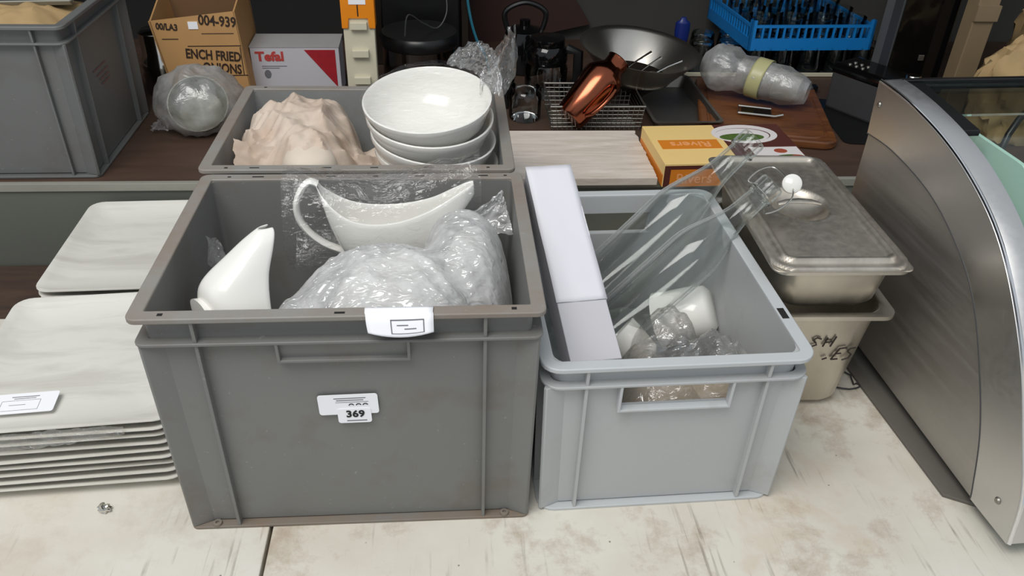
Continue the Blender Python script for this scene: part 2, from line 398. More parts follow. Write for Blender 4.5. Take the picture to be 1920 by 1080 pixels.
# ------------------------------------------------------------------ euro crates
def crate(name, label, loc, rz, W, D, H, mb, mr, mbase, rcorner=.008, ribx=None, collar=.031, handle=(.064, .242, .267), hole=False, ywall=.012, tap=.006, group=None, slots=()):
    t = thing(name, label, 'crate', loc, (0, 0, rz), group)
    oy = D/2; iw = ywall; th = .003; hw, h0, h1 = handle
    xs = (-hw, hw) if hole else ()
    zs = [.006, h0+.004, h1, H-.003] if hole else [.006, H-.003]
    def taper(z): return (1-z/H)*(tap)*.6
    rc = max(rcorner, .006)
    outer = [at(rrect(W-2*iw-2*taper(z), D-2*iw-2*taper(z), rc, 4, xs), z, 0, oy) for z in zs]
    inner = [at(rrect(W-2*iw-2*th-2*taper(z), D-2*iw-2*th-2*taper(z), rc, 4, xs), z if i else .010, 0, oy) for i, z in enumerate(zs)]
    bb = bm_(); k = len(zs)
    L, fs = loft(bb, outer+inner[::-1], True, True)
    if hole:
        nb = 2+2*5; rows = [(1, 0), (k+1, 0)]
        for idx in (0, nb):
            fo = fs[1][idx]; fi = fs[k+k-1-2][idx] if k == 4 else None
            vo = list(fo.verts); vi = list(fi.verts)
            bb.faces.remove(fo); bb.faces.remove(fi)
            for a in range(4):
                p, q = vo[a], vo[(a+1) % 4]
                pi = min(vi, key=lambda v: (v.co-p.co).length); qi = min(vi, key=lambda v: (v.co-q.co).length)
                bb.faces.new((p, q, qi, pi))
    obj('body', bb, mb, t, True, 0, angle=35)
    bb = bm_(); ringplate(bb, W, D, rcorner+.004, iw+th, H-.006, H, oy); obj('rim', bb, mr, t, True, .0012, angle=35)
    bb = bm_(); ringplate(bb, W-.003, D-.003, rcorner+.004, iw, H-collar-.0035, H-collar, oy); obj('collar', bb, mb, t, True, .0008, angle=35)
    bb = bm_(); ringplate(bb, W-2*tap, D-2*tap, rcorner+.002, iw+.003, 0, .004, oy); obj('base_flange', bb, mbase, t, True, .0008, angle=35)
    rx = ribx or W/2-.06
    def fin(x, side, tt=.0036):
        # fins project from the wall to the flanges; side 0 front,1 back,2 left,3 right
        bb = bm_(); prof = [(.002, H-.006), (iw+.002, H-.006), (iw+taper(0)+.002, .004), (tap+.001, .004), (.0035, H-collar-.004)]
        def f(a, c, h):
            if side == 0: return (x+h, a, c)
            if side == 1: return (x+h, D-a, c)
            if side == 2: return (-W/2+a, x+h, c)
            return (W/2-a, x+h, c)
        prism(bb, prof, -tt/2, tt/2, f); obj('rib', bb, mb, t, bevel=.0005)
    for s in (0, 1):
        for x in (-rx, rx): fin(x, s)
    for s in (2, 3):
        for y in (.055, D-.055): fin(y, s)
    for sx in (-1, 1):
        for sy in (0, 1):
            bb = bm_(); z0, z1 = .004, H-collar-.003
            def f(a, c, z, sx=sx, sy=sy):
                i = taper(z)*.9
                return (sx*(W/2-a-i), (c+i) if sy == 0 else D-(c+i), z)
            sec = [(.030, iw+.0015), (.0065, .0035), (.0035, .0065), (iw+.0015, .030), (iw+.0015, iw+.0015)]
            loft(bb, [[f(a, c, z) for a, c in sec] for z in (z0, z1)]); obj('corner_post', bb, mb, t, True, .001, angle=25)
    # handle box under the collar, front and back
    for sy in (0, 1):
        hb = bm_(); y = (lambda v: v) if sy == 0 else (lambda v: D-v)
        zt = H-collar-.003
        for s in (-1, 1):
            prism(hb, [(.002, zt), (iw+.001, zt), (iw+.001, h0), (.004, h0)], s*hw-.0016, s*hw+.0016, lambda a, c, h: (h, y(a), c))
        prism(hb, [(.004, h0), (iw+.001, h0), (iw+.001, h0+.004), (.004, h0+.003)], -hw, hw, lambda a, c, h: (h, y(a), c))
        if not hole: prism(hb, [(iw-.002, h0), (iw+.001, h0), (iw+.001, zt), (iw-.006, zt)], -hw, hw, lambda a, c, h: (h, y(a), c))
        obj('handle', hb, mr if hole else mb, t, bevel=.0006)
    for (sx_, sy_, lx, ly) in slots:
        obj('rim_slot_shade', box(bm_(), sx_-lx/2, sx_+lx/2, sy_-ly/2, sy_+ly/2, H-.003, H+.0003), M_SLOT_SHADE, t)  # dark blocks set slightly proud, painting the shade inside open slots
    return t
dslots = [(-.168, .008, .005, .004), (.168, .008, .005, .004), (.0, .006, .010, .003)] + [(x, .300, l, .0025) for x, l in ((-.165, .004), (-.13, .014), (-.04, .012), (.015, .006), (.07, .012), (.15, .012), (.178, .004))]
D_CR = crate('storage_crate', 'dirty dark grey plastic crate at front holding gravy boats, numbered card on its side', (0, 0, 0), 0, .4, .308, .302, M_DGREY, M_DRIM, M_DBASE, .006, .140, .031, (.064, .243, .267), slots=dslots, group='grey stacking crates')
bslots = [(-.165, .006, .004, .003), (-.13, .006, .012, .002), (-.04, .006, .012, .002), (.02, .006, .01, .002), (.09, .006, .014, .002), (.165, .006, .004, .003), (-.168, .292, .004, .003)]
B_CR = crate('storage_crate', 'mid grey plastic crate holding wrapped white bowls and brown paper', (-.008, .3127, 0), -.007, .4, .3, .305, M_BGREY, M_DRIM, M_DBASE, .006, .140, .031, (.064, .243, .267), slots=bslots, group='grey stacking crates')
S_CR = crate('storage_crate', 'light blue-grey plastic crate holding two glass bottles and a white box', (.3494, .0115, 0), .0273, .3, .4, .2222, M_LGREY, M_LRIM, M_LRIM, .018, .100, .026, (.062, .155, .193), hole=True, group='grey stacking crates')
obj('rim_slot_shade', box(bm_(), .137, .145, .075, .095, .2185, .2226), M_SLOT_SHADE, S_CR)
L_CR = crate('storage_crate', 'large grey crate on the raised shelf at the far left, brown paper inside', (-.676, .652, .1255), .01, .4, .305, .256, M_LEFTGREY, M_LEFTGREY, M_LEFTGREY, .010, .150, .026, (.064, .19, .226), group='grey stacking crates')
for (x, y) in ((-.165, .010), (.165, .010)):
    bb = bm_(); lathe(bb, [(.0001, 0), (.005, 0), (.005, .003), (.0022, .0035), (.0018, .001), (.0001, .001)], 12); obj('foot_boss', bb, M_DBASE, D_CR, True, 0, (x, y, .004))
# red stencilled lines on the side of the left crate
for k, (y, z, l) in enumerate(((.10, .150, .06), (.11, .139, .055), (.12, .130, .045), (.125, .121, .04))):
    obj('stencil_line', box(bm_(), .1878, .1884, y, y+l, z, z+.0014), plain('faded_red_stencil', (128, 82, 78), .7), L_CR)
# small crate label holder at the left edge of the left crate
bb = box(bm_(), -.06, .06, .0, .0022, .20, .222); obj('paper_tag', bb, M_CARD2, L_CR)

# ------------------------------------------------------------------ auction cards
def card(name, label, w, h, loc, rot, lines, r=.004, mat=None, bend=0, group=None):
    t = thing(name, label, 'card', loc, rot, group)
    bb = bm_(); pts = rrect(w, h, r, 3)
    loft(bb, [at(pts, 0), at(pts, .0006)]); obj('sheet', bb, mat or M_PAPER, t)
    for (x, y, lw, lh) in lines: obj('print_line', box(bm_(), x-lw/2, x+lw/2, y-lh/2, y+lh/2, .0006, .0008), M_GREYINK, t)
    return t
yw = .0115
c1 = card('numbered_card', 'larger plain white card stuck beneath the numbered card on the dark crate', .062, .027, (-.002, .0104, .1815), (PI/2, math.radians(-1.5), 0), [(.002, .0085, .033, .0010), (.002, .0058, .028, .0010), (.004, .0032, .034, .0005)], .003)
for q, ch in enumerate((.0, .0075, .0145)):
    bb = bm_(); tube(bb, [(.003+ch-.0025, -.0010, .0008), (.003+ch-.001, .0006, .0008), (.003+ch+.001, .0006, .0008), (.003+ch+.0025, -.0008, .0008)], .0006, 5); obj('digit_top', bb, M_INK, c1)
c2 = card('numbered_card', 'small white card printed with the number 369 on the dark crate', .035, .020, (.0035, .0096, .1665), (PI/2, math.radians(-1.0), 0), [(.002, -.0068, .021, .0012)], .003)
text(c2, '369', .0125, (.001, .0022, .0008), (0, 0, 0), M_INK, .00035, 'number', 1.05)
# bent card over the rim
t = thing('bent_card', 'white paper card lying over the front rim of the dark crate', 'card', (.0565, .006, .3025))
def bent(u, v):
    x = (u-.5)*.066*(1-.05*v); s_ = v*.036; c_ = 4*(u-.5)**2
    if s_ < .010: return (x, .006-s_, .0008+.0004*math.sin(PI*s_/.010))
    a = (s_-.010)*(1-.22*c_*v); k = min(1, a/.008)
    return (x+.002*v, -.004-.004*k-.35*a, .0008-.75*a*k)
bb = bm_(); grid(bb, 10, 12, bent); o = obj('sheet', bb, M_PAPER, t, True, solid=.0004)
for (u0, u1, v0, v1) in ((.36, .86, .46, .48), (.36, .86, .88, .90), (.36, .375, .46, .9), (.845, .86, .46, .9), (.45, .62, .60, .63), (.56, .74, .72, .75)):
    bb = bm_(); grid(bb, 4, 4, lambda a, c: tuple(Vector(bent(u0+(u1-u0)*a, v0+(v1-v0)*c))+Vector((0, -.0005, .0006)))); obj('print_line', bb, M_GREYINK, t)

# ------------------------------------------------------------------ square plates
def plate_mesh():
    W, Dp, r = .252, .268, .022
    prof = [(.055, .0), (.052, .0), (.030, .0012), (.006, .0100), (.0, .0145), (.0004, .0160), (.003, .0162), (.010, .0120), (.034, .0045), (.060, .0035)]
    bb = bm_(); loft(bb, [at(rrect(W-2*i, Dp-2*i, max(r-i*.3, .006), 5), z) for i, z in prof], True, True)
    bmesh.ops.recalc_face_normals(bb, faces=bb.faces)
    me = bpy.data.meshes.new('square_plate'); bb.to_mesh(me); bb.free(); me.materials.append(M_PLATE)
    for p in me.polygons: p.use_smooth = True
    me.set_sharp_from_angle(angle=math.radians(50)); return me
PM = plate_mesh()
ordn = ['bottom', 'second', 'third', 'fourth', 'fifth', 'sixth', 'seventh', 'eighth', 'ninth', 'tenth', 'eleventh', 'twelfth', 'thirteenth']
def stack(n, loc, yaw, pitch, where, grp):
    for k in range(n):
        o = bpy.data.objects.new('square_plate', PM); COL.objects.link(o)
        j = random.Random(k*7+n)
        o.location = (loc[0]+j.uniform(-.002, .002), loc[1]+j.uniform(-.002, .002), loc[2]+k*pitch)
        o.rotation_euler = (j.uniform(-.004, .004), j.uniform(-.004, .004)*0, yaw+j.uniform(-.018, .018))
        which = 'topmost of' if k == n-1 else ('lowest of' if k == 0 else ordn[k]+' from the bottom of')
        tag(o, 'off-white square plate, %s the %s' % (which, where), 'plate', grp)
stack(9, (-.3475, .199, .0), .075, .0117, 'front stack left of the crate', 'square plates in the front stack')
stack(11, (-.359, .490, -.032), .02, .0117, 'rear stack by the raised shelf', 'square plates in the rear stack')
t = card('lot_note', 'white printed note lying on the front plate stack', .072, .034, (-.392, .113, .1045), (math.radians(2), 0, .09), [(.0, .0105, .030, .0011), (.0, .0075, .024, .0009), (-.003, .0045, .042, .0004), (-.003, -.012, .042, .0004), (-.024, -.004, .0004, .016), (.018, -.004, .0004, .016), (-.006, -.003, .018, .0006)], .003)
# shrink-wrap remnant on the plate fronts
bb = bm_()
def scrap(u, v):
    x = -.43+.165*u; y = .058+.0125*u - .001
    z = .108-.030*v*(1-.55*u)
    return (x, y-.0025-.0022*fbm(x, z, 0, 130)-.001*v, z+.003*fbm(x, 1, z, 60))
grid(bb, 60, 16, scrap); tag(obj('shrink_wrap', bb, film('shrunk_wrap', .1, 1.0, .15, 110), None, True), 'crinkled clear shrink wrap clinging to the front plate edges', 'plastic wrap')

# ------------------------------------------------------------------ gravy boats
def interp(P, t):
    f = t*(len(P)-1); i = min(int(f), len(P)-2); f -= i
    g = [P[max(0, i-1)], P[i], P[i+1], P[min(len(P)-1, i+2)]]
    if not isinstance(P[0], tuple): g = [(v,) for v in g]
    o = tuple(.5*(2*q1+(q2-q0)*f+(2*q0-5*q1+4*q2-q3)*f*f+(3*q1-q0-3*q2+q3)*f**3) for q0, q1, q2, q3 in zip(*g))
    return o if len(o) > 1 else o[0]
RIM = [(-.093, .108), (-.080, .089), (-.056, .071), (-.026, .064), (.010, .066), (.045, .076), (.074, .091), (.099, .104)]
KEEL = [(-.090, .098), (-.077, .048), (-.058, .012), (-.028, .0), (.012, .0), (.042, .007), (.068, .042), (.1005, .090)]
WID = [.006, .020, .031, .034, .030, .0215, .0150, .0085]
def boat_parts(parent):
    N, Mn = 36, 18
    def sec(s, th):
        (xr, zr), (xk, zk), w_ = interp(RIM, s), interp(KEEL, s), interp(WID, s)
        if s > .9: w_ *= math.sqrt(max(.02, 1-((s-.9)/.102)**2))
        d = Vector((xk-xr, zk-zr)); Ld = d.length; dk = max(.002, Ld-th); w2 = max(w_-th, .0012); pts = []
        for k in range(Mn+1):
            a = PI*k/Mn; c = math.cos(a); q = math.sin(a)**.85
            yy = w2*(abs(c)**.62)*(1 if c > 0 else -1)*(1+.10*math.sin(a)*(1 if Ld > .03 else 0))
            pts.append((xr+d.x/Ld*dk*q, yy, zr+d.y/Ld*dk*q))
        return pts
    bb = bm_()
    so = [sec(i/N, 0) for i in range(N+1)]; si = [sec(min(.93, max(.03, i/N)), .0034) for i in range(N+1)]
    Lo, _ = loft(bb, so, False, False, False); Li, _ = loft(bb, si, False, False, False)
    for i in range(N):
        for e in (0, Mn): bb.faces.new((Lo[i][e], Lo[i+1][e], Li[i+1][e], Li[i][e]))
    for i in (0, N):
        for k in range(Mn): bb.faces.new((Lo[i][k], Lo[i][k+1], Li[i][k+1], Li[i][k]))
    obj('bowl', bb, M_PORC, parent, True, 0, sub=1, angle=180)
    bb = bm_(); fl = rrect(.07, .034, .016, 5); loft(bb, [at(fl, -.005, .0), at([(x*.94, y*.92) for x, y in fl], .006, .0)]); obj('foot', bb, M_PORC, parent, True, 0, (-.008, 0, 0))
    bb = bm_(); hp = [(-.090, .104), (-.099, .107), (-.109, .098), (-.117, .080), (-.116, .060), (-.106, .042), (-.090, .027), (-.072, .018), (-.058, .014)]
    pts = [interp(hp, k/28) for k in range(29)]
    tube(bb, [(x, 0, z) for x, z in pts], .0078, 10, False, .55); obj('loop_handle', bb, M_PORC, parent, True)
g1 = thing('gravy_boat', 'white porcelain gravy boat wrapped in clear film, at the back of the dark crate', 'gravy boat', (.040, .246, .2115), (math.radians(-6), 0, math.radians(2)), 'gravy boats')
boat_parts(g1)
bb = bm_()
def wrapf(u, v):   # clear sleeve stretched round the boat
    a = 2*PI*v; s = u
    x = -.128+.232*s
    hz = .052+.014*abs(s-.45)*2; r1 = .047*(1-.25*max(0, s-.6)/.4)
    z = .060+.020*max(0, s-.5) + hz*math.sin(a); y = r1*math.cos(a)
    k = 1+.05*fbm(x, y, z, 45)+.03*ridge(x, y, z, 60)
    return (x, y*k, .055+(z-.055)*k)
grid(bb, 60, 40, wrapf); obj('clear_wrap', bb, M_FILM, g1, True)
g2 = thing('gravy_boat', 'white porcelain gravy boat standing with spout up in the left of the dark crate', 'gravy boat', (0, 0, 0), (0, 0, 0), 'gravy boats')
boat_parts(g2)
X = Vector((-.04, .10, .99)).normalized(); Zt = Vector((.76, .60, .05)); Zt = (Zt-X*Zt.dot(X)).normalized(); Yt = Zt.cross(X)
R = Matrix((X, Yt, Zt)).transposed().to_4x4() @ Matrix.Diagonal((.80, 1.34, .86, 1))
tip = Vector((-.0800, .128, .331)); P0 = tip - (R @ Vector((.098, 0, .104)))
g2.matrix_world = Matrix.Translation(P0) @ R
# loose film left of the standing boat
bb = bm_()
def flapf(u, v):
    x = -.160+.030*u+.006*v; z = .20+.112*v-.045*u*v; y = .135+.01*fbm(u, v, 0, 3)+.012*math.sin(u*5)
    return (x+.002*fbm(x, y, z, 80), y+.004*ridge(u, v, 0, 5), z)
grid(bb, 24, 36, flapf); tag(obj('film_scrap', bb, M_FILM_TWIST, None, True), 'crumpled clear film sticking up behind the standing gravy boat', 'plastic wrap')

# ------------------------------------------------------------------ bubble wrapped bundle
def smax(vals, k=.012):
    m_ = max(vals); return m_ + k*math.log(sum(math.exp((v-m_)/k) for v in vals))
def dome(x, y, cx, cy, rx, ry, base, top, p=2.4):
    q = (abs((x-cx)/rx)**p + abs((y-cy)/ry)**p)
    return base + (top-base)*(max(0, 1-q)**(1/p)) if q < 1 else base-.05*(q-1)
bn = thing('wrapped_bundle', 'bundle of white dishes swathed in cloudy bubble wrap in the dark crate', 'wrapped dishes', (0, 0, 0))
def bundle_h(x, y):
    A = dome(x, y, .040, .090, .128, .120, .13, .304, 2.3); B = dome(x, y, .122, .160, .060, .118, .13, .306, 2.5); C = dome(x, y, -.045, .065, .055, .065, .13, .272, 2.2)
    return max(.012, smax([A, B, C], .006))
def bundlef(u, v):
    x = -.105+.285*u; y = .0155+.270*v
    z = bundle_h(x, y)
    e = min(u, 1-u, v*2.5, 1-v)*14
    z2 = z + (.0035*fbm(x, y, 0, 22) + .0042*ridge(x+.5*y, y*.5, 2, 34) + .0022*ridge(x-.8*y, y*.6, 5, 75))*min(1, max(0, (z-.1)/.1))
    return (x, y, max(.012, z2))
bb = bm_(); grid(bb, 150, 140, bundlef); obj('bubble_wrap', bb, M_BUBBLE, bn, True, angle=180)
bb = bm_()
def cornerf(u, v):
    x = .100+.075*u*(1-.0*v)+.0*v; tipx, tipy, tipz = .172, .258, .300
    bx, by, bz = .085+.10*u, .238-.02*abs(u-.5), .255
    k = v**.8
    return (bx+(tipx-bx)*k+.003*fbm(u, v, 1, 5), by+(tipy-by)*k+.008*math.sin(PI*v)*(u-.5)+.004*ridge(u, v, 0, 6), bz+(tipz-bz)*k+.003*fbm(u, v, 3, 6))
grid(bb, 26, 26, cornerf); obj('wrap_corner', bb, M_BUBBLE, bn, True, angle=180)
for (cx, cy, cz, rx, ry, tilt) in ((.045, .105, .19, .078, .25, .2), (.130, .185, .18, .036, .3, -.2)):
    bb = bm_(); lathe(bb, [(.030, .105), (.030, .100), (.055, .098), (.086, .070), (.098, .030), (.100, .0), (.097, .0), (.094, .03), (.08, .067), (.03, .092)], 32, True, True)
    s = rx/.1
    obj('dish', bb, M_PORC, bn, True, 0, (cx, cy, cz), (tilt*.4, .05, .3)).scale = (s, s*.85, 1.0)

# ------------------------------------------------------------------ bowls in the back crate
bowl_prof = [(.0001, .0), (.040, .0), (.042, .004), (.060, .012), (.077, .030), (.084, .050), (.0875, .056), (.0875, .0615), (.0855, .0625), (.083, .060), (.0805, .050), (.073, .032), (.057, .0165), (.038, .009), (.0001, .008)]
bb = bm_(); lathe(bb, bowl_prof, 48); bmesh.ops.remove_doubles(bb, verts=bb.verts, dist=.0003)
bowl0 = obj('serving_bowl', bb, M_PORC, None, True, angle=50)
wh = ['topmost, open and covered with film', 'second from the top', 'third from the top', 'lowest of the four showing']
rot = Euler((math.radians(9.5), math.radians(3.5), 0))
nrm = Vector((-.14, -.12, 1)).normalized()
top_c = Vector((.079, .424, .357)); offs = [0, .021, .049, .077]
for k in range(4):
    o = bowl0 if k == 0 else bowl0.copy()
    if k: COL.objects.link(o)
    rr = Euler((math.radians(9.5-1.6*min(k, 2)), math.radians(-2.5-1.5*min(k, 1)), k*.7)).to_matrix()
    o.rotation_euler = rr.to_euler()
    o.location = top_c - nrm*offs[k]*1.12 - rr @ Vector((0, 0, .0615))
    tag(o, 'round white bowl in the film-wrapped stack, ' + wh[k], 'bowl', 'white bowls stacked in the back crate')
# film around the bowl stack
fw = thing('bowl_wrap', 'clear plastic film bag with a twisted tail around the bowl stack', 'plastic wrap', tuple(top_c), (math.radians(9.5), math.radians(-2.5), 0))
bb = bm_()
def topfilm(u, v):
    r_ = .0885*u; a = 2*PI*v
    x, y = r_*math.cos(a), r_*math.sin(a)
    return (x, y, .0025 + .010*max(0, (x*.7+y*.5)/.088)*u + .0018*fbm(x, y, 0, 40) + .0012*ridge(x*.6+y, y*.2, 1, 45))
V = grid(bb, 20, 64, topfilm); bmesh.ops.remove_doubles(bb, verts=bb.verts, dist=1e-5); obj('top_film', bb, M_FILM_TOP, fw, True, angle=180)
bb = bm_()
def sidefilm(u, v):
    a = 2*PI*u; z = .003-.11*v; r_ = .0895-.004*v+.004*math.sin(a*5+v*4)*v
    x, y = r_*math.cos(a)+.015*v, r_*math.sin(a)+.012*v
    k = 1+.02*fbm(x, y, z, 40); return (x*k, y*k, z)
grid(bb, 72, 18, sidefilm); bmesh.ops.remove_doubles(bb, verts=bb.verts, dist=1e-5); obj('side_film', bb, M_FILM_TOP, fw, True, angle=180)
bb = bm_()
def crest(u, v):   # gathered hump of film at the back right of the rim
    a = math.radians(72-75*u); r0 = .088
    x, y = r0*math.cos(a), r0*math.sin(a); h = .044*math.sin(PI*min(1, max(0, u)))**.7
    return (x*(1+.16*v)+.004*fbm(u*3, v*2, 1, 3), y*(1+.12*v)+.005*ridge(u*4, v*2, 0, 2), .002+h*v+.006*fbm(u, v, 0, 7)*v)
grid(bb, 40, 24, crest); obj('gathered_film', bb, M_FILM_TWIST, fw, True, angle=180)
bb = bm_()
def tail(u, v):    # twisted tail sticking up to the right
    s = v; wdt = .012+.030*math.sin(PI*min(1, .22+s*.80))**1.3
    cx, cy, cz = .086+.030*s, .022+.020*s, -.012+.082*s
    q = (u-.5)*2
    return (cx+q*wdt*.55+.003*ridge(u*5, s*3, 0, 1.5), cy+.012*math.sin(u*11+s*3)*(.4+s), cz+q*wdt*.25*s+.004*fbm(u*3, s*4, 2, 2))
grid(bb, 36, 44, tail); obj('twisted_tail', bb, M_FILM_TWIST, fw, True, angle=180)
# kraft paper
kp = thing('kraft_paper_parcel', 'crumpled brown kraft paper parcel in the left of the back crate', 'paper', (0, 0, 0))
def kraftf(u, v):
    x = -.192+.372*u; y = .331+.265*v
    A = dome(x, y, -.108, .475, .088, .125, .16, .318, 3.0); B = dome(x, y, -.080, .385, .066, .056, .20, .318, 2.1); C = dome(x, y, -.02, .44, .12, .12, .16, .262, 2.0); Dm = .19
    z = smax([A, B, C, Dm-.01], .010)
    k = min(1, max(0, (z-.2)/.05))
    z += k*(.013*ridge(x*1.0+y*.5, y*.35, 0, 24)+.007*ridge(x-.6*y, y*.5, 3, 44)+.006*fbm(x, y, 1, 22)-.008)
    if x > .0: z = min(z, .262-(x)*1.2) if x < .06 else .185
    return (x, y, z)
bb = bm_(); grid(bb, 130, 100, kraftf)
o = obj('crumpled_sheet', bb, M_KRAFT, kp, True, angle=32)
bb = bm_()
def tuck(u, v):
    x = -.175+.062*u; y = .352+.03*v; return (x+.004*fbm(u, v, 0, 4), y+.01*u, .250+.062*v+.006*ridge(u, v, 0, 4)-.02*u*v)
grid(bb, 20, 20, tuck); obj('folded_edge', bb, M_KRAFT, kp, True, angle=32)
for (sx, sy) in ((0, 0),):
    bb = bm_(); lathe(bb, [(.0001, .050), (.018, .049), (.030, .042), (.036, .028), (.038, 0.0)], 28, False, False, None); obj('wrapped_cup', bb, plain('pale_tissue', (214, 200, 184), .7, 0, .12), kp, True, 0, (-.078, .366, .264), (.25, .1, 0))

# ------------------------------------------------------------------ light crate contents
def along(base, mouth):
    z = (Vector(mouth)-Vector(base)).normalized(); q = Vector((0, 0, 1)).rotation_difference(z); return Matrix.Translation(base) @ q.to_matrix().to_4x4()
B2, M2 = Vector((.312, .247, .083)), Vector((.532, .300, .288))
def bottle(name, label, base, mouth, neck_r, swing):
    t = thing(name, label, 'bottle', (0, 0, 0), (0, 0, 0), 'clear glass bottles'); t.matrix_world = along(base, mouth)
    Lh = (Vector(mouth)-Vector(base)).length; R_ = .0365; s0 = Lh*.53
    def lerp(a, b_, f_): return a+(b_-a)*f_
    prof = [(.0001, .006), (.020, .004), (.030, .0), (R_-.002, .0015), (R_, .006), (R_, s0)]
    for k in range(1, 9):
        f_ = k/8; sm = f_*f_*(3-2*f_); prof.append((lerp(R_, neck_r+.001, sm), s0+(Lh*.30)*f_))
    prof += [(neck_r, Lh-.024)]
    prof += [(neck_r+.003, Lh-.022), (neck_r+.003, Lh-.003), (neck_r+.0015, Lh), (neck_r-.003, Lh), (neck_r-.0035, Lh-.02)]
    bb = bm_(); lathe(bb, prof, 40); obj('glass', bb, M_GLASS, t, True, angle=60)
    bb = bm_(); lathe(bb, [(max(.0001, r-.0035), z+.004) for r, z in prof[:-4]], 40); obj('inner_wall', bb, M_GLASS, t, True, angle=60)
    bb = bm_(); lathe(bb, [(neck_r+.0032, Lh-.026), (neck_r+.0045, Lh-.024), (neck_r+.0032, Lh-.022)], 28); obj('neck_ring', bb, M_GLASSD, t, True)
    if swing:
        rr = neck_r+.0040
        bb = bm_(); tube(bb, [(rr*math.cos(2*PI*k/20), rr*math.sin(2*PI*k/20), Lh-.020) for k in range(20)], .0011, 6, True); obj('wire_collar', bb, M_WIRE, t, True)
        inv = t.matrix_world.inverted()
        for nm, W3 in (('wire_bail', ((.516, .312, .281), (.503, .314, .285), (.522, .330, .293), (.543, .333, .295), (.553, .303, .291))),
                       ('wire_lever', ((.519, .281, .262), (.513, .262, .264), (.530, .262, .270), (.548, .272, .280), (.556, .292, .286)))):
            bb = bm_(); tube(bb, spl([inv @ Vector(q) for q in W3]), .0011, 6); obj(nm, bb, M_WIRE, t, True)
        bb = bm_(); lathe(bb, [(.0001, .007), (.009, .0065), (.0125, .004), (.0130, .0), (.0125, -.004), (.006, -.006), (.006, -.010), (.0001, -.010)], 28)
        st = obj('ceramic_stopper', bb, M_PORC, t, True)
        st.matrix_basis = inv @ Matrix.Translation((.556, .298, .288)) @ Vector((-.25, -.8, .55)).to_track_quat('Z', 'Y').to_matrix().to_4x4()
    return t
bottle('glass_bottle', 'clear glass swing-top bottle with white stopper leaning out of the light grey crate', B2, M2, .0145, True)
bottle('glass_bottle', 'clear glass bottle without a stopper leaning behind the swing-top bottle', Vector((.302, .335, .092)), Vector((.532, .392, .312)), .0160, False)
# white card box
bx = thing('white_box', 'long white cardboard box leaning in the left side of the light grey crate', 'box')
X = Vector((.070, .008, .0)); Y = Vector((-.024, .262, .104))
xh = X.normalized(); yh = (Y-xh*Y.dot(xh)).normalized(); zh = xh.cross(yh)
bx.matrix_world = Matrix.Translation((.2640, .046, .203)) @ Matrix((xh, yh, zh)).transposed().to_4x4()
obj('carton', box(bm_(), -.029, .029, 0, .285, -.042, 0), M_CARD2, bx, bevel=.001)
bb = bm_()
def lidf(u, v):
    return ((u-.5)*.060, .078+v*.209, .0012+.0012*fbm(u, v, 0, 4)+.0008*math.sin(v*9))
grid(bb, 8, 24, lidf); obj('paper_sheet', bb, M_CARD, bx, True, solid=.0006)
obj('flap', box(bm_(), .029, .0302, .078, .287, -.018, .001), M_CARD, bx, bevel=.0004)
# mug in film
mg = thing('white_mug', 'white china mug lying under clear film in the light grey crate', 'mug', (.0, .0, .0))
mg.matrix_world = Matrix.Translation((.468, .258, .118)) @ Vector((-.78, .25, -.42)).to_track_quat('Z', 'Y').to_matrix().to_4x4()
bb = bm_(); lathe(bb, [(.0001, 0), (.026, 0), (.034, .006), (.038, .03), (.039, .06), (.041, .078), (.0385, .079), (.036, .06), (.034, .01), (.0001, .006)], 36); obj('body', bb, M_PORC, mg, True, angle=50)
bb = bm_(); tube(bb, [(-.037, 0, .062), (-.055, 0, .062), (-.064, 0, .045), (-.060, 0, .026), (-.036, 0, .018)], .005, 8); obj('handle', bb, M_PORC, mg, True, sub=1)
m2 = thing('white_cup', 'small white cup showing through the film left of the mug', 'cup', (.372, .205, .07), (math.radians(-30), math.radians(-55), 0))
bb = bm_(); lathe(bb, [(.0001, 0), (.016, 0), (.024, .008), (.028, .04), (.029, .055), (.027, .056), (.025, .04), (.0001, .006)], 32); obj('body', bb, M_PORC, m2, True, angle=50)
pb = thing('clear_plastic_bag', 'crinkled clear plastic bag of crockery at the front of the light grey crate', 'plastic bag')
def bagf(u, v):
    x = .305+.170*u; y = .040+.185*v
    z = smax([dome(x, y, .375, .115, .075, .085, .03, .150, 2.2), dome(x, y, .435, .11, .045, .07, .03, .165, 2.4), dome(x, y, .385, .19, .05, .05, .03, .155, 2.2), .03], .012)
    z += .009*ridge(x*.8+y*.6, y*.4, 0, 30)+.006*ridge(x-y*.7, y*.3, 3, 42)+.004*fbm(x, y, 0, 40)
    return (x, y, z)
bb = bm_(); grid(bb, 90, 90, bagf); obj('film', bb, M_BAG, pb, True, angle=60)
for (x, y, s, rr) in ((.375, .115, .062, .3), (.43, .11, .045, -.2)):
    bb = bm_(); lathe(bb, [(.0001, .06), (.5*s, .058), (.85*s, .045), (s, .02), (s*1.02, 0), (s*.98, 0), (.8*s, .04), (.0001, .054)], 28); obj('saucer', bb, plain('beige_crockery', (190, 176, 158), .4), pb, True, 0, (x, y, .06), (rr*.4, rr, 0))
pp = thing('packing_paper', 'grey packing paper at the bottom of the light grey crate', 'paper')
bb = bm_(); grid(bb, 40, 50, lambda u, v: (.216+.262*u, .032+.352*v, .022+.010*ridge(u, v, 0, 6)+.006*fbm(u, v, 0, 9))); obj('sheet', bb, plain('grey_packing_paper', (150, 152, 150), .8, 0, .2), pp, True, angle=40)

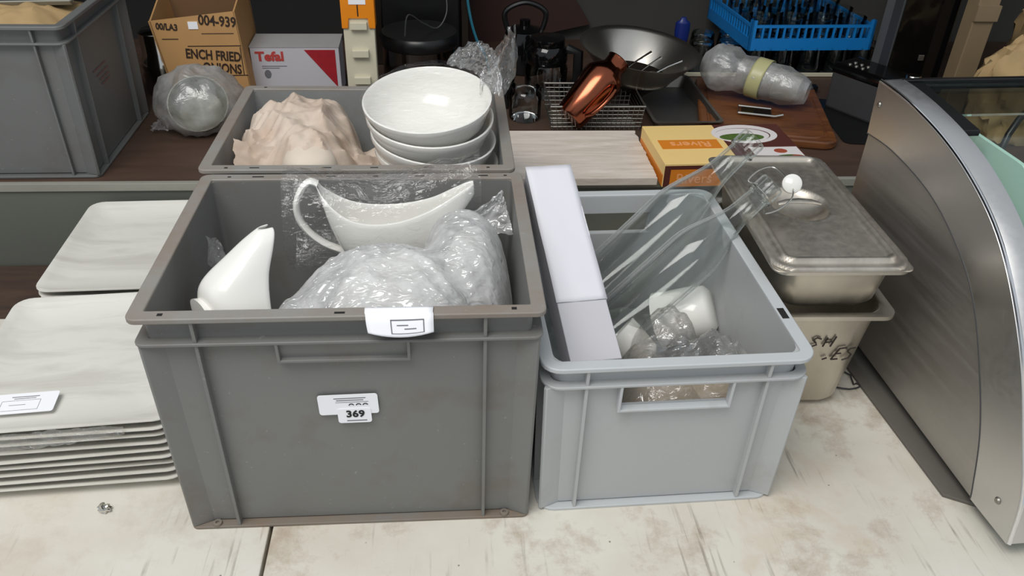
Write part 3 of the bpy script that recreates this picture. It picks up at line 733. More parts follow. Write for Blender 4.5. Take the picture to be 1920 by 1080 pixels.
# ------------------------------------------------------------------ gastronorm pans
def pan(t, ztop, depth, mat, W=.176, Lp=.325):
    oy = Lp/2; r = .018
    prof = [(0, ztop-.004), (0, ztop), (.0095, ztop), (.0115, ztop-.003), (.0130, ztop-.02), (.0130+.07*depth, ztop-depth+.014), (.020+.07*depth, ztop-depth+.005), (.032+.07*depth, ztop-depth)]
    out = [(i+.0008 if i > .005 else i, z-.0008) for i, z in prof]
    bb = bm_()
    def lp(i, z): return at(rrect(W-2*i, Lp-2*i, max(.006, r+(.012 if i > .01 else 0)-(0 if i < .03 else .006)), 6), z, 0, oy)
    loft(bb, [lp(i, z) for i, z in reversed(prof)] + [lp(i, z-.001) for i, z in out[:1]] + [lp(i, z-.0012) for i, z in out[2:]], True, True)
    return obj('pan', bb, mat, t, True, angle=40)
lp_ = thing('steel_pan', 'deep stainless steel pan with black marker writing, under the lidded pan', 'pan', (.582, .158, 0), (0, 0, -.03), 'stainless steel pans')
pan(lp_, .1725, .171, M_PANSTEEL)
def stroke(parent, pts, y, r=.0011):
    bb = bm_(); tube(bb, [(x-.009, y+(.105-z)*.07, z-.006) for x, z in pts], r, 6); obj('marker_stroke', bb, M_MARKER, parent, True)
yy = .0168
for P_ in ([(.012, .134), (.006, .136), (.001, .132), (.006, .128), (.008, .124), (.002, .121), (-.004, .123)],
           [(.020, .136), (.017, .121)], [(.031, .138), (.027, .121)], [(.019, .128), (.029, .130)],
           [(.022, .098), (.028, .101)], [(.041, .117), (.034, .098)], [(.041, .117), (.050, .119)], [(.037, .108), (.045, .109)], [(.034, .098), (.043, .099)],
           [(.062, .119), (.055, .117), (.053, .112), (.059, .107), (.057, .101), (.049, .097)]):
    stroke(lp_, P_, yy-.0016)
up_ = thing('steel_pan', 'shallow stainless steel pan with a fitted lid, on top of the deep pan', 'pan', (.583, .157, 0), (0, 0, -.019), 'stainless steel pans')
pan(up_, .2415, .072, M_PANSTEEL, .172, .321)
bb = bm_(); W_, L_ = .1765, .326; nx, ny = 70, 120
def lidz(x, y):
    d = min(W_/2-abs(x), L_/2-abs(y-L_/2)); ex, ey = W_/2-abs(x), L_/2-abs(y-L_/2)
    rc = .030
    if ex < rc and ey < rc: d = rc-math.hypot(rc-ex, rc-ey)
    def ss(a, c, v):
        f_ = min(1, max(0, (v-a)/(c-a))); return f_*f_*(3-2*f_)
    z = .0060*(ss(.013, .0165, d)) - .0062*ss(.0195, .026, d) - .004*(1-ss(0, .0025, d))
    px, py = x-.0, y-.168
    q = math.hypot(px/.040, (py)/.047); z -= .018*max(0, 1-q**2.4)**.7 if q < 1 else 0
    return z
def lidg(u, v):
    x = (u-.5)*W_; y = v*L_
    # round the corners by pulling points in
    rc = .012; ex, ey = W_/2-abs(x), L_/2-abs(y-L_/2)
    if ex < rc and ey < rc:
        dx, dy = rc-ex, rc-ey; m_ = max(dx, dy); h = math.hypot(dx, dy)
        if h > 0:
            k = m_/h; x = math.copysign(W_/2-rc+dx*k, x); y = L_/2+math.copysign(L_/2-rc+dy*k, y-L_/2)
    return (x, y, .2440+lidz(x, y))
grid(bb, nx, ny, lidg); lid = obj('lid', bb, M_STEEL, up_, True, angle=60, solid=.0012)
bb = bm_(); tube(bb, [(-.030, .168, .2445), (-.018, .168, .2475), (0, .168, .2485), (.018, .168, .2475), (.030, .168, .2445)], [.004, .006, .007, .006, .004], 10, False, .35); obj('lid_handle', bb, M_STEEL, lid, True)

# ------------------------------------------------------------------ curved display counter
cy_ = thing('display_counter', 'silver curved glass display counter with steel end panel at right', 'display counter', (.729, -.076, 0), (0, 0, .054))
outer = [(.000, .022), (.012, .085), (.045, .146), (.089, .215), (.147, .279), (.203, .322), (.270, .352), (.335, .370), (.400, .380), (.455, .384), (.494, .384)]
inner = [(.068, .020), (.072, .036), (.094, .098), (.128, .157), (.180, .226), (.236, .268), (.318, .301), (.416, .314), (.487, .311)]
def sm(P, n=40):
    V = [Vector((a, c, 0)) for a, c in P]; out = []
    for i in range(len(V)-1):
        p0, p1, p2, p3 = V[max(0, i-1)], V[i], V[i+1], V[min(len(V)-1, i+2)]
        for k in range(5):
            t_ = k/5; out.append(.5*((2*p1)+(p2-p0)*t_+(2*p0-5*p1+4*p2-p3)*t_*t_+(3*p1-p0-3*p2+p3)*t_**3))
    out.append(V[-1]); return [(v.x, v.y) for v in out]
so, si = sm(outer), sm(inner)
fx = lambda a, c, h: (h, a, c)
bb = bm_(); prism(bb, si+[(.487, .04), (.36, .026)], .002, .004, fx); obj('end_panel', bb, M_COUNTER, cy_, bevel=.0006)
bb = bm_(); prism(bb, so + list(reversed(si)), .0, .0035, fx); obj('trim_face', bb, M_TRIM, cy_)
# rolled edge of the trim
bb = bm_(); loft(bb, [[(.0, a, c), (-.001, a-.0015, c+.0015), (.003, a-.004, c+.004), (.032, a-.005, c+.005), (.032, a, c), (.003, a, c)] for a, c in so]); obj('trim_edge', bb, M_TRIM, cy_, True, angle=50)
bb = bm_(); tube(bb, [(.001, a-.003, c+.003) for a, c in so], .0022, 8); obj('polished_bead', bb, M_EDGE, cy_, True)
bb = bm_(); tube(bb, [(-.0002, a, c) for a, c in si], .0007, 5); obj('seam', bb, M_DARKGREY, cy_)
for (a, c) in ((.478, .357), (.034, .055)):
    bb = bm_(); lathe(bb, [(.0001, .0022), (.003, .002), (.0045, 0)], 14); obj('screw', bb, M_DSTEEL, cy_, True, 0, (-.0003, a, c), (0, -PI/2, 0))
gl = [(a+.003, c-.002) for a, c in so if a < .40]
bb = bm_(); prism(bb, gl + [(a+.005, c-.005) for a, c in reversed(gl)], .032, .80, fx); obj('curved_glass', bb, M_PANE, cy_, True, angle=30)
bb = bm_(); prism(bb, [(.39, .381), (.484, .387), (.484, .383), (.39, .377)], .032, .80, fx); obj('top_glass', bb, M_PANE, cy_)
bb = bm_(); prism(bb, [(.484, .389), (.494, .389), (.494, .375), (.484, .375)], .028, .80, fx); obj('top_rail', bb, M_BLACK, cy_, bevel=.001)
bb = bm_(); prism(bb, [(.345, .374), (.484, .386), (.484, .378), (.345, .366)], .032, .060, fx); obj('hinge_block', bb, M_BLACK, cy_, bevel=.001)
mp = [(a+.012, c-.008) for a, c in so if a < .40]
bb = bm_(); prism(bb, [(.008, .03)]+[(min(a, .44), min(c, .349)) for a, c in mp]+[(.472, .349), (.472, .03)], .0915, .0975, fx); obj('mint_reflection_sheet', bb, M_MINT, cy_)  # added mint sheet imitates a reflection in the curved glass
bb = box(bm_(), .02, .80, .03, .50, .012, .040); obj('base_tray', bb, M_DARKGREY, cy_)
bb = box(bm_(), .0975, .78, .05, .49, .040, .10); obj('deck', bb, M_DSTEEL, cy_)
bb = box(bm_(), .78, .80, .03, .494, .04, .371); obj('far_panel', bb, M_COUNTER, cy_)
bb = bm_(); prism(bb, [(-.016, .090), (.05, .05), (.05, .49), (-.022, .49)], 0, .005, lambda a, c, h: (a, c, h)); obj('base_shadow_strip', bb, plain('shadow_strip_grey', (104, 99, 92), .7), cy_, bevel=.001)  # flat strip coloured as the soft shadow beneath the counter panel
for (x, y) in ((.06, .10), (.06, .44), (.76, .10), (.76, .44)):
    bb = bm_(); lathe(bb, [(.0001, 0), (.014, 0), (.012, .012), (.0001, .012)], 14); obj('foot', bb, M_BLACK, cy_, True, 0, (x, y, 0))

# ------------------------------------------------------------------ boxes on the shelf
yb = thing('printed_dish_box', 'yellow and orange printed box lying on the shelf beside the whitewashed board', 'box', (.4745, .610, .1255), (0, 0, .035))
obj('carton', box(bm_(), 0, .262, 0, .165, 0, .044), M_YELLOWBOX, yb, bevel=.001)
obj('maroon_end', box(bm_(), .001, .261, -.0006, .0, .001, .040), M_MAROON, yb)
obj('orange_end_panel', box(bm_(), .012, .13, -.0010, -.0006, .001, .033), M_ORBOX, yb)
text(yb, 'Rivers', .026, (.055, -.0011, .015), (PI/2, 0, 0), M_PINKINK, .0)
obj('orange_band', box(bm_(), .012, .122, .060, .098, .044, .0444), M_ORBOX, yb)
text(yb, 'Rivers', .030, (.068, .079, .0446), (0, 0, PI), M_PINKINK, .0004)
obj('orange_side', box(bm_(), -.0006, 0, .002, .163, .001, .022), M_ORBOX, yb)
obj('picture_panel', box(bm_(), .134, .261, .001, .164, .044, .0443), M_MAROON, yb)
def ell(cx, cy, rx, ry, z, mat, nm, a0=0, a1=2*PI):
    bb = bm_(); pts = [(cx+rx*math.cos(a0+(a1-a0)*k/28), cy+ry*math.sin(a0+(a1-a0)*k/28)) for k in range(29 if a1-a0 < 6 else 28)]
    prism(bb, pts, z, z+.0003, lambda a, c, h: (a, c, h)); return obj(nm, bb, mat, yb)
ell(.182, .120, .062, .042, .0443, M_DISHWHITE, 'printed_dish'); ell(.178, .116, .052, .030, .0446, M_MAROON, 'printed_shadow'); ell(.176, .114, .051, .030, .0448, M_DISHWHITE, 'printed_rim'); ell(.172, .104, .042, .016, .0451, M_GREENFOOD, 'printed_salad')
obj('printed_card_panel', box(bm_(), .170, .258, .012, .060, .0443, .0447), M_DISHWHITE, yb); ell(.222, .043, .012, .009, .0447, M_REDFOOD, 'printed_food'); ell(.232, .020, .024, .007, .0447, M_GREENFOOD, 'printed_leaves'); ell(.244, .020, .01, .005, .045, M_REDFOOD, 'printed_tomato')

cb = thing('cardboard_box', 'open brown cardboard box with dark printed lettering, tilted behind the wrapped bowl', 'box', (-.455, .975, .1258), (0, 0, .05))
t_ = .003; Wc, Dc, Hc = .170, .16, .185
def wallp(nm, pts, h0, h1, f, m=M_CARDBOARD): bb = bm_(); prism(bb, pts, h0, h1, f); return obj(nm, bb, m, cb)
fl_ = wallp('front_panel', [(.02, 0), (Wc-.0, 0), (Wc-.012, Hc+.006), (-.004, Hc-.012)], 0, t_, lambda a, c, h: (a, h, c))
wallp('right_panel', [(0, 0), (Dc, 0), (Dc+.02, Hc+.03), (0, Hc+.006)], -t_, 0, lambda a, c, h: (Wc-.012*c/Hc+h, a, c))
wallp('left_panel', [(0, 0), (Dc, 0), (Dc, Hc+.02), (0, Hc-.012)], 0, t_, lambda a, c, h: (.02-.024*c/Hc+h, a, c))
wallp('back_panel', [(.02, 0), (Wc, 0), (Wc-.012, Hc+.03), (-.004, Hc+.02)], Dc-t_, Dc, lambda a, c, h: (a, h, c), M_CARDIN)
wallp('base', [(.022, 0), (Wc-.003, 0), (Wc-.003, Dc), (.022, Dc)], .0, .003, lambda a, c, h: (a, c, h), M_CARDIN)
tl = math.radians(-4)
text(cb, '004-939', .027, (.123, -.0006, .172), (PI/2, tl*-1.2, 0), M_PRINT, .0006, sx=.78)
text(cb, '00/LA3', .017, (.028, -.0006, .162), (PI/2, tl*-1.2, 0), M_PRINT, .0006, 'lettering', .8)
text(cb, 'ENCH FRIED', .026, (.105, -.0006, .106), (PI/2, tl*-1.2, 0), M_PRINT, .0007, sx=.72)
text(cb, 'ONIONS', .026, (.118, -.0006, .080), (PI/2, tl*-1.2, 0), M_PRINT, .0007, sx=.72)
for (x, z, l, hh) in ((.110, .125, .10, .0015), (.120, .066, .09, .0015), (.158, .095, .0015, .055), (.12, .149, .06, .0012), (.03, .139, .03, .0015)):
    obj('print_line', box(bm_(), x-l/2, x+l/2, -.0007, 0, z-hh/2, z+hh/2), M_PRINT, cb)
obj('price_sticker', box(bm_(), .068, .086, -.0012, 0, .158, .172), M_PAPER, cb)

tf = thing('appliance_box', 'white boxed appliance with red triangle behind the back crate', 'box', (-.292, 1.035, .1258), (0, 0, .02))
obj('carton', box(bm_(), 0, .178, 0, .085, 0, .105), M_CARD2, tf, bevel=.001)
obj('lid_flap', box(bm_(), -.001, .179, -.001, .086, .1052, .1072), plain('grey_card_lid', (170, 168, 166), .7), tf)
bb = bm_(); prism(bb, [(.108, .100), (.170, .100), (.170, .022)], -.0008, 0, lambda a, c, h: (a, h, c)); obj('red_triangle', bb, M_RED, tf)
text(tf, 'Tefal', .026, (.038, -.0006, .086), (PI/2, 0, 0), M_REDINK, .0010, 'lettering', 1.1)
bb = bm_(); prism(bb, [(.03+.007*math.cos(a*.6), .05+.009*math.sin(a*.6)) for a in range(10)], -.0007, 0, lambda a, c, h: (a, h, c)); obj('emblem', bb, M_GREYINK, tf)
for z, l in ((.066, .05), (.062, .035)): obj('print_line', box(bm_(), .02, .02+l, -.0006, 0, z, z+.0012), M_GREYINK, tf)

oc = thing('control_column', 'upright cream plastic column with an orange top and push clips', 'column', (-.062, .965, .1258), (0, 0, .02))
obj('cream_body', box(bm_(), -.030, .030, 0, .03, 0, .19), M_CREAM, oc, bevel=.002)
bb = bm_(); prism(bb, [(-.032, .166), (-.020, .166), (-.018, .185), (.018, .185), (.020, .166), (.032, .166), (.032, .36), (-.032, .36)], -.004, .034, lambda a, c, h: (a, h, c)); obj('orange_top', bb, M_ORANGE, oc, bevel=.0015)
for z in (.064, .118, .172): obj('clip', box(bm_(), -.016, .016, -.010, .0, z-.007, z+.007), M_CREAM, oc, bevel=.001)
obj('white_patch', box(bm_(), -.016, .016, -.0052, -.004, .212, .245), M_PAPER, oc)
obj('slot', box(bm_(), -.001, .001, -.0052, -.004, .19, .212), M_SLOT_SHADE, oc)

pbn = thing('pedal_bin', 'round steel bin with a black lid behind the bowl stack', 'bin', (.048, 1.13, .1258))
bb = bm_(); lathe(bb, [(.0001, 0), (.078, 0), (.080, .004), (.080, .092), (.0001, .092)], 40); obj('body', bb, plain('mirror_steel', (120, 116, 112), .12, 1, .4, None, 8), pbn, True)
bb = bm_(); lathe(bb, [(.082, .086), (.085, .090), (.085, .108), (.080, .114), (.0001, .117)], 40); obj('lid', bb, M_BLACK, pbn, True)
bb = bm_(); lathe(bb, [(.081, 0), (.083, .002), (.083, .014), (.081, .016)], 40); obj('base_ring', bb, M_BLACK, pbn, True)
bb = bm_(); tube(bb, spl([(-.028, -.06, .119), (-.02, -.05, .16), (.01, -.02, .135), (.04, 0, .120), (.06, .02, .15), (.055, .06, .2)]), .0016, 6); tag(obj('thin_cable', bb, M_DARKGREY, None, True, loc=(.048, 1.13, .1258)), 'thin dark cable looping over the bin lid', 'cable')
# tall dark appliance behind the bin
ta = thing('tall_black_appliance', 'tall black appliance with steel edges standing behind the bin', 'appliance', (.052, 1.30, .1258))
obj('body', box(bm_(), -.10, .085, -.05, .05, 0, .42), M_BLACK, ta, bevel=.004)
for x in (-.108, .088): obj('steel_edge', box(bm_(), x, x+.018, -.054, .05, 0, .42), plain('dim_steel', (96, 92, 84), .3, 1, .2), ta, bevel=.002)
bb = bm_(); tube(bb, spl([(.150, 1.22, .50), (.152, 1.21, .32), (.160, 1.20, .25), (.175, 1.19, .20), (.192, 1.18, .172), (.205, 1.17, .130)]), .0032, 8); tag(obj('teal_hose', bb, M_TEAL, None, True), 'thin teal hose hanging down right of the bin', 'hose')

# wrapped glass bowl at left
wg = thing('wrapped_glass_bowl', 'glass bowl bundled in a cloudy plastic bag right of the left crate', 'wrapped bowl', (-.362, .872, .1258))
bb = bm_(); lathe(bb, [(.0001, 0), (.035, 0), (.055, .014), (.066, .04), (.070, .064), (.067, .064), (.062, .04), (.05, .016), (.0001, .005)], 32); obj('bowl', bb, plain('greenish_pressed_glass', (150, 150, 132), .15, 0, .25), wg, True, 0, (.0, .012, .026), (math.radians(48), 0, .15)).scale = (.78, .78, .78)
def blob(cx, cy, cz, rx, ry, rz, s, amp, zmin, seg=40):
    bb = bm_(); bmesh.ops.create_uvsphere(bb, u_segments=seg, v_segments=seg//2, radius=1)
    for v in bb.verts:
        p = v.co.copy(); k = 1+amp*fbm(p.x, p.y, p.z, s)+amp*.6*ridge(p.x, p.y, p.z, s*1.7)
        v.co = Vector((cx+p.x*rx*k, cy+p.y*ry*k, max(zmin, cz+p.z*rz*k)))
    return bb
obj('plastic_bag', blob(0, 0, .056, .076, .070, .062, 2.2, .14, .001), M_FROSTBAG, wg, True, angle=180)
bb = bm_()
def wing(u, v): return (-.05-.04*v+.01*fbm(u, v, 0, 4), -.03+.05*u, .006+.03*math.sin(PI*u)*(1-v)+.004*ridge(u, v, 0, 5))
grid(bb, 14, 14, wing); obj('loose_corner', bb, M_FROSTBAG, wg, True)
# steel canister behind left crate
cn = thing('steel_canister', 'shiny ribbed steel canister behind the left crate', 'canister', (-.482, 1.075, .1258))
bb = bm_(); lathe(bb, [(.0001, 0), (.04, 0)] + [(.04+.003*(k % 2), .008+.01*k) for k in range(7)] + [(.036, .085), (.036, .125), (.030, .130), (.0001, .131)], 32); obj('body', bb, M_BRIGHT, cn, True, angle=40)
# brown paper and tray in the left crate
lc = thing('sacking_heap', 'brown paper heap inside the far left crate', 'paper')
bb = bm_(); grid(bb, 50, 40, lambda u, v: (-.855+.358*u, .672+.26*v, .34+.03*math.sin(PI*u)*math.sin(PI*v)+.012*ridge(u, v, 0, 5)+.01*fbm(u, v, 0, 6))); obj('sheet', bb, M_BAGPAPER, lc, True, angle=35)
lt = thing('dark_picture_frame', 'dark framed panel lying in the far left crate', 'frame', (-.60, .86, .40), (math.radians(35), 0, .1))
obj('panel', box(bm_(), -.085, .07, -.05, .05, 0, .006), M_WALLD, lt); 
for (x0, x1, y0, y1) in ((-.088, .073, -.053, -.050), (-.088, .073, .05, .053), (-.088, -.085, -.053, .053), (.07, .073, -.053, .053)): obj('frame_strip', box(bm_(), x0, x1, y0, y1, -.001, .008), M_LIP, lt)

# ------------------------------------------------------------------ kitchenware in the middle of the shelf
ck = thing('copper_shaker', 'polished copper cocktail shaker leaning on the wire basket', 'shaker')
ck.matrix_world = along(Vector((.342, .855, .152)), Vector((.436, .915, .238))) @ Matrix.Scale(1.2, 4)
bb = bm_(); lathe(bb, [(.0001, 0), (.024, 0), (.026, .003), (.034, .07), (.035, .085), (.034, .09), (.030, .098), (.021, .108), (.019, .113), (.0195, .126), (.021, .1265), (.018, .128), (.0001, .128)], 36); obj('body', bb, M_COPPER, ck, True, angle=50)
bb = bm_(); tube(bb, [(.034, 0, .08), (.050, .0, .075), (.052, 0, .045), (.044, 0, .018), (.030, 0, .014)], .004, 8, False, 1.6); obj('handle', bb, M_COPPER, ck, True, sub=1, rot=(0, 0, math.radians(-70)))
bk = thing('wire_basket', 'square wire mesh basket beneath the copper shaker', 'basket', (.305, .85, .1258))
bb = bm_(); W1, D1, H1 = .185, .13, .052
tube(bb, [(0, 0, H1), (W1, 0, H1), (W1, D1, H1), (0, D1, H1)], .0022, 6, True); obj('rim_wire', bb, M_DSTEEL, bk)
for k in range(19):
    x = W1*k/18; bb = bm_(); tube(bb, [(x, 0, H1), (x*.92+.008, .008, 0), (x*.92+.008, D1-.008, 0), (x, D1, H1)], .0009, 4); obj('mesh_wire', bb, M_DSTEEL, bk)
for k in range(12):
    f_ = k/11; 
    if k < 6: z = H1*(1-k/6); y0 = .008*(1-z/H1); bb = bm_(); tube(bb, [(.004*(1-z/H1), y0, z), (W1-.004*(1-z/H1), y0, z), (W1-.004*(1-z/H1), D1-y0, z), (.004*(1-z/H1), D1-y0, z)], .0009, 4, True)
    else: y = .008+(D1-.016)*(k-5)/7; bb = bm_(); tube(bb, [(.008, y, 0), (W1-.008, y, 0)], .0009, 4)
    obj('mesh_wire', bb, M_DSTEEL, bk)
st_ = thing('conical_strainer', 'wide stainless steel conical strainer tilted on the shelf behind the yellow box', 'strainer', (.497, 1.02, .142), (math.radians(4), math.radians(5), 0))
bb = bm_(); lathe(bb, [(.072, .043), (.078, .046), (.119, .095), (.125, .099), (.1265, .101), (.123, .1005), (.115, .095), (.074, .048), (.070, .0435)], 48); obj('bowl', bb, plain('satin_steel', (224, 218, 208), .28, 1, .10), st_, True, angle=60)
bb = bm_(); lathe(bb, [(.0001, -.002), (.026, .0), (.071, .0425), (.069, .0425), (.024, .003), (.0001, .001)], 40); obj('perforated_cone', bb, plain('dark_perforated_steel', (92, 84, 76), .45, 1, .4, None, 300), st_, True, angle=60)
bb = bm_(); lathe(bb, [(.073, .041), (.077, .042), (.079, .046), (.075, .047)], 40); obj('band', bb, M_BRIGHT, st_, True)
bb = bm_(); tube(bb, [(.09, .08, .083), (.12, .06, .086), (.145, .05, .078)], .003, 6); obj('wire_handle', bb, M_DSTEEL, st_, True)
for k, (x0, y0, x1, y1, z0, z1) in enumerate(((-.035, -.02, .03, .035, .085, .108), (-.01, -.04, .05, .02, .08, .10), (.02, -.045, .085, -.01, .082, .118))):
    sp = thing('steel_spoon', ['leftmost', 'middle', 'rightmost'][k] + ' steel spoon lying in the conical strainer', 'spoon', (.497, 1.02, .142), (math.radians(4), math.radians(5), 0), 'spoons in the strainer')
    a = Vector((x0, y0, .053+.004*k)); d = (Vector((x1, y1, z1*.5+.022))-a)
    bb = blob(0, 0, 0, .020, .012, .005, 1, 0, -.01, 20); o = obj('bowl', bb, M_BRIGHT, sp, True, 0, tuple(a), (0, -.2, math.atan2(d.y, d.x)))
    bb = bm_(); tube(bb, [a+d*.2, a+d*.6+Vector((0, 0, .002)), a+d*1.1], [.002, .0018, .003], 6); obj('handle', bb, M_BRIGHT, sp, True)
bh = thing('blue_handled_tool', 'kitchen tool with an upright navy blue handle behind the strainer', 'utensil', (.640, 1.19, .1258))
bb = bm_(); lathe(bb, [(.0001, .055), (.011, .056), (.014, .065), (.0175, .10), (.0165, .118), (.008, .124), (.006, .13), (.0001, .131)], 20); o = obj('handle', bb, M_DBLUE, bh, True); o.scale = (1, .6, 1)
bb = bm_(); tube(bb, [(0, 0, .0), (0, 0, .058)], .004, 8); obj('shaft', bb, M_DSTEEL, bh, True)
bb = bm_(); tube(bb, [(0, 0, .055), (-.02, -.04, .040), (-.03, -.07, .012)], .0022, 6); obj('wire_arm', bb, M_DSTEEL, bh, True)
# black coffee jug and dark utensils
jg = thing('coffee_jug', 'black lidded glass coffee jug left of the strainer', 'jug', (.318, 1.06, .1258))
bb = bm_(); lathe(bb, [(.0001, .0), (.040, .0), (.045, .005), (.046, .06), (.040, .075)], 32); obj('glass', bb, M_GLASSD, jg, True)
bb = bm_(); lathe(bb, [(.042, .070), (.044, .075), (.044, .098), (.036, .108), (.038, .112), (.036, .122), (.0001, .124)], 32); obj('lid', bb, M_GLOSSBLACK, jg, True)
bb = bm_(); tube(bb, [(.040, -.02, .105), (.062, -.03, .10), (.064, -.03, .04), (.048, -.02, .02)], .008, 8, False, 1.4); obj('handle', bb, M_BLACK, jg, True)
ut = thing('black_grinder', 'tall black grinder standing right of the bowl bag', 'grinder', (.232, .99, .1258))
bb = bm_(); lathe(bb, [(.0001, 0), (.020, 0), (.022, .02), (.012, .05), (.016, .075), (.013, .09), (.017, .11), (.0001, .125)], 24); obj('body', bb, M_GLOSSBLACK, ut, True)
dj = thing('black_kettle', 'dark kettle in shadow behind the twisted film tail', 'kettle', (.285, 1.225, .1258))
bb = bm_(); lathe(bb, [(.0001, 0), (.055, 0), (.058, .006), (.052, .06), (.042, .09), (.012, .1), (.012, .112), (.0001, .114)], 32); obj('body', bb, M_GLOSSBLACK, dj, True)
bb = bm_(); tube(bb, spl([(-.04, 0, .09), (-.045, 0, .13), (0, 0, .15), (.045, 0, .13), (.04, 0, .09)]), .006, 8); obj('handle', bb, M_BLACK, dj, True)
gj = thing('glass_storage_jar', 'clear glass jar standing on the shelf before the black jug', 'jar', (.262, .925, .1258))
bb = bm_(); lathe(bb, [(.0001, .0), (.030, .0), (.033, .004), (.033, .05), (.027, .058), (.028, .066)], 28); obj('glass', bb, M_GLASSD, gj, True)
# tray for the basket region
tr = thing('steel_tray', 'shallow dull steel tray on the shelf under the strainer', 'tray', (.515, .845, .1258), (0, 0, .02))
bb = bm_(); loft(bb, [at(rrect(.13-2*i, .26-2*i, .012), z, .065, .13) for i, z in ((.008, 0), (0, .022), (-.006, .022), (-.006, .0235), (.0, .0235), (.010, .0015))], True, True); obj('pan', bb, M_DSTEEL, tr, True, angle=40)

# chopping board, bag of cups, small device, radio
cbd = thing('chopping_board', 'dark walnut chopping board with a juice groove on the shelf', 'chopping board', (.760, .945, .1258), (0, 0, -.22))
bb = bm_(); loft(bb, [at(rrect(.26-2*i, .335-2*i, .03), z) for i, z in ((.002, 0), (0, .003), (0, .013), (.003, .016), (.014, .016), (.016, .0135), (.020, .0135), (.022, .016))], True, True); obj('slab', bb, M_BOARD, cbd, True, angle=30)
sd = thing('chrome_clip', 'small chrome and black clip lying on the chopping board', 'clip', (.735, .905, .1425), (0, 0, -.3))
obj('black_plate', box(bm_(), -.03, .03, -.015, .015, 0, .005), M_GLOSSBLACK, sd, bevel=.001)
bb = bm_(); tube(bb, [(-.036, -.02, .005), (-.036, .02, .005), (.03, .02, .005)], .0022, 6); obj('wire', bb, M_BRIGHT, sd, True)
bb = bm_(); tube(bb, [(-.036, -.02, .005), (.036, -.02, .005), (.052, -.012, .007)], .0026, 6); obj('bar', bb, M_BRIGHT, sd, True)
bc = thing('bagged_cups', 'stack of plastic cups in a milky bag with yellow tape, on the chopping board', 'cups')
bc.matrix_world = along(Vector((.692, 1.012, .200)), Vector((.838, .907, .184))) @ Matrix.Scale(.86, 4)
for k in range(4):
    bb = bm_(); z = .040+.030*k; lathe(bb, [(.028, z+.058), (.0285, z+.056), (.0365, z), (.038, z-.001), (.038, z+.001), (.035, z+.003), (.027, z+.056), (.0001, z+.056)], 28); obj('cup', bb, M_FROST, bc, True, angle=50)
bb = bm_()
def bagm(u, v):
    a = 2*PI*u; s = v
    r_ = .044 if s > .35 else .044+.010*math.sin(PI*(.35-s)/.35)-.020*max(0, (.12-s)/.12)
    if s > .75: r_ *= 1-.42*((s-.75)/.25)**1.5
    x, y, z = r_*math.cos(a), r_*math.sin(a), -.055+.262*s
    k = 1+.10*fbm(x, y, z, 30)*(1.3-s)+.05*ridge(x, y, z, 40)
    return (x*k, y*k, z)
grid(bb, 48, 40, bagm); bmesh.ops.remove_doubles(bb, verts=bb.verts, dist=1e-5); obj('bag', bb, M_FROSTBAG, bc, True, angle=180)
bb = bm_()
grid(bb, 24, 6, lambda u, v: (.0485*math.cos(2*PI*u), .0485*math.sin(2*PI*u), .072+.034*v+.004*math.sin(u*6.283))); obj('tape', bb, M_TAPE, bc, True, solid=.0006)
rd = thing('black_radio', 'black and charcoal table radio with a chrome knob beside the counter', 'radio', (.915, .985, .1258), (0, 0, math.radians(-60)))
rd.scale = (1.1, 1.15, 1.12)
bb = bm_(); prism(bb, [(0, .0), (.062, .0), (.075, .07), (.070, .082), (.006, .082), (-.002, .075)], 0, .175, lambda a, c, h: (h, a, c)); obj('body', bb, M_DARKGREY, rd, bevel=.005)
bb = bm_(); prism(bb, [(-.003, .068), (.077, .068), (.075, .080), (.070, .086), (.004, .086), (-.003, .080)], -.002, .177, lambda a, c, h: (h, a, c)); obj('top_cap', bb, M_GLOSSBLACK, rd, bevel=.004)
for k in range(3):
    for j in range(2):
        bb = bm_(); lathe(bb, [(.0001, .0022), (.003, .002), (.0036, 0)], 10); obj('button', bb, M_DSTEEL, rd, True, 0, (.022+.014*k, .016+.016*j, .086))
bb = bm_(); lathe(bb, [(.0001, .016), (.011, .016), (.0125, .014), (.013, 0)], 24); obj('knob', bb, M_BRIGHT, rd, True, 0, (.148, .022, .086))
dt = thing('black_tray', 'low black tray beneath the radio', 'tray', (.975, .90, .1258), (0, 0, -.1))
bb = bm_(); loft(bb, [at(rrect(.17-2*i, .24-2*i, .015), z) for i, z in ((.006, 0), (0, .001), (0, .0)[:2] if False else (0, .0012))], True, True); obj('base', bb, M_BLACK, dt, True)
sb = thing('charcoal_block', 'small charcoal plastic adaptor block left of the radio', 'adaptor', (.885, 1.075, .1258), (0, 0, -.15))
obj('body', box(bm_(), -.03, .03, -.03, .03, 0, .022), M_DARKGREY, sb, bevel=.003); obj('plug', box(bm_(), .03, .045, -.01, .01, .006, .016), M_BLACK, sb)

# glasses and blue rack
bb = bm_(); lathe(bb, [(.0305, 0), (.032, 0), (.032, .002), (.027, .064), (.025, .068), (.0001, .068), (.0001, .060), (.0245, .059), (.0305, .0)], 24)
gl0 = obj('tumbler', bb, M_GLASSD, None, True, angle=50); first = True
cols = 'first second third fourth fifth sixth seventh'.split()
for r_, yy in enumerate((1.215, 1.285)):
    for k in range(7):
        o = gl0 if first else gl0.copy()
        if not first: COL.objects.link(o)
        first = False
        o.location = (.70+.066*k+.02*r_, yy, .1275)
        tag(o, 'upturned glass tumbler, %s from the left in the %s row below the blue rack' % (cols[k], ('front', 'back')[r_]), 'glass', 'tumblers below the blue rack')
gt = thing('glass_tray', 'pale rimmed tray carrying the upturned tumblers', 'tray', (.905, 1.25, .1258))
obj('base', box(bm_(), -.25, .26, -.075, .09, 0, .0015), M_DARKGREY, gt); obj('front_edge', box(bm_(), -.25, .26, -.079, -.075, 0, .009), M_CREAM, gt, bevel=.001)
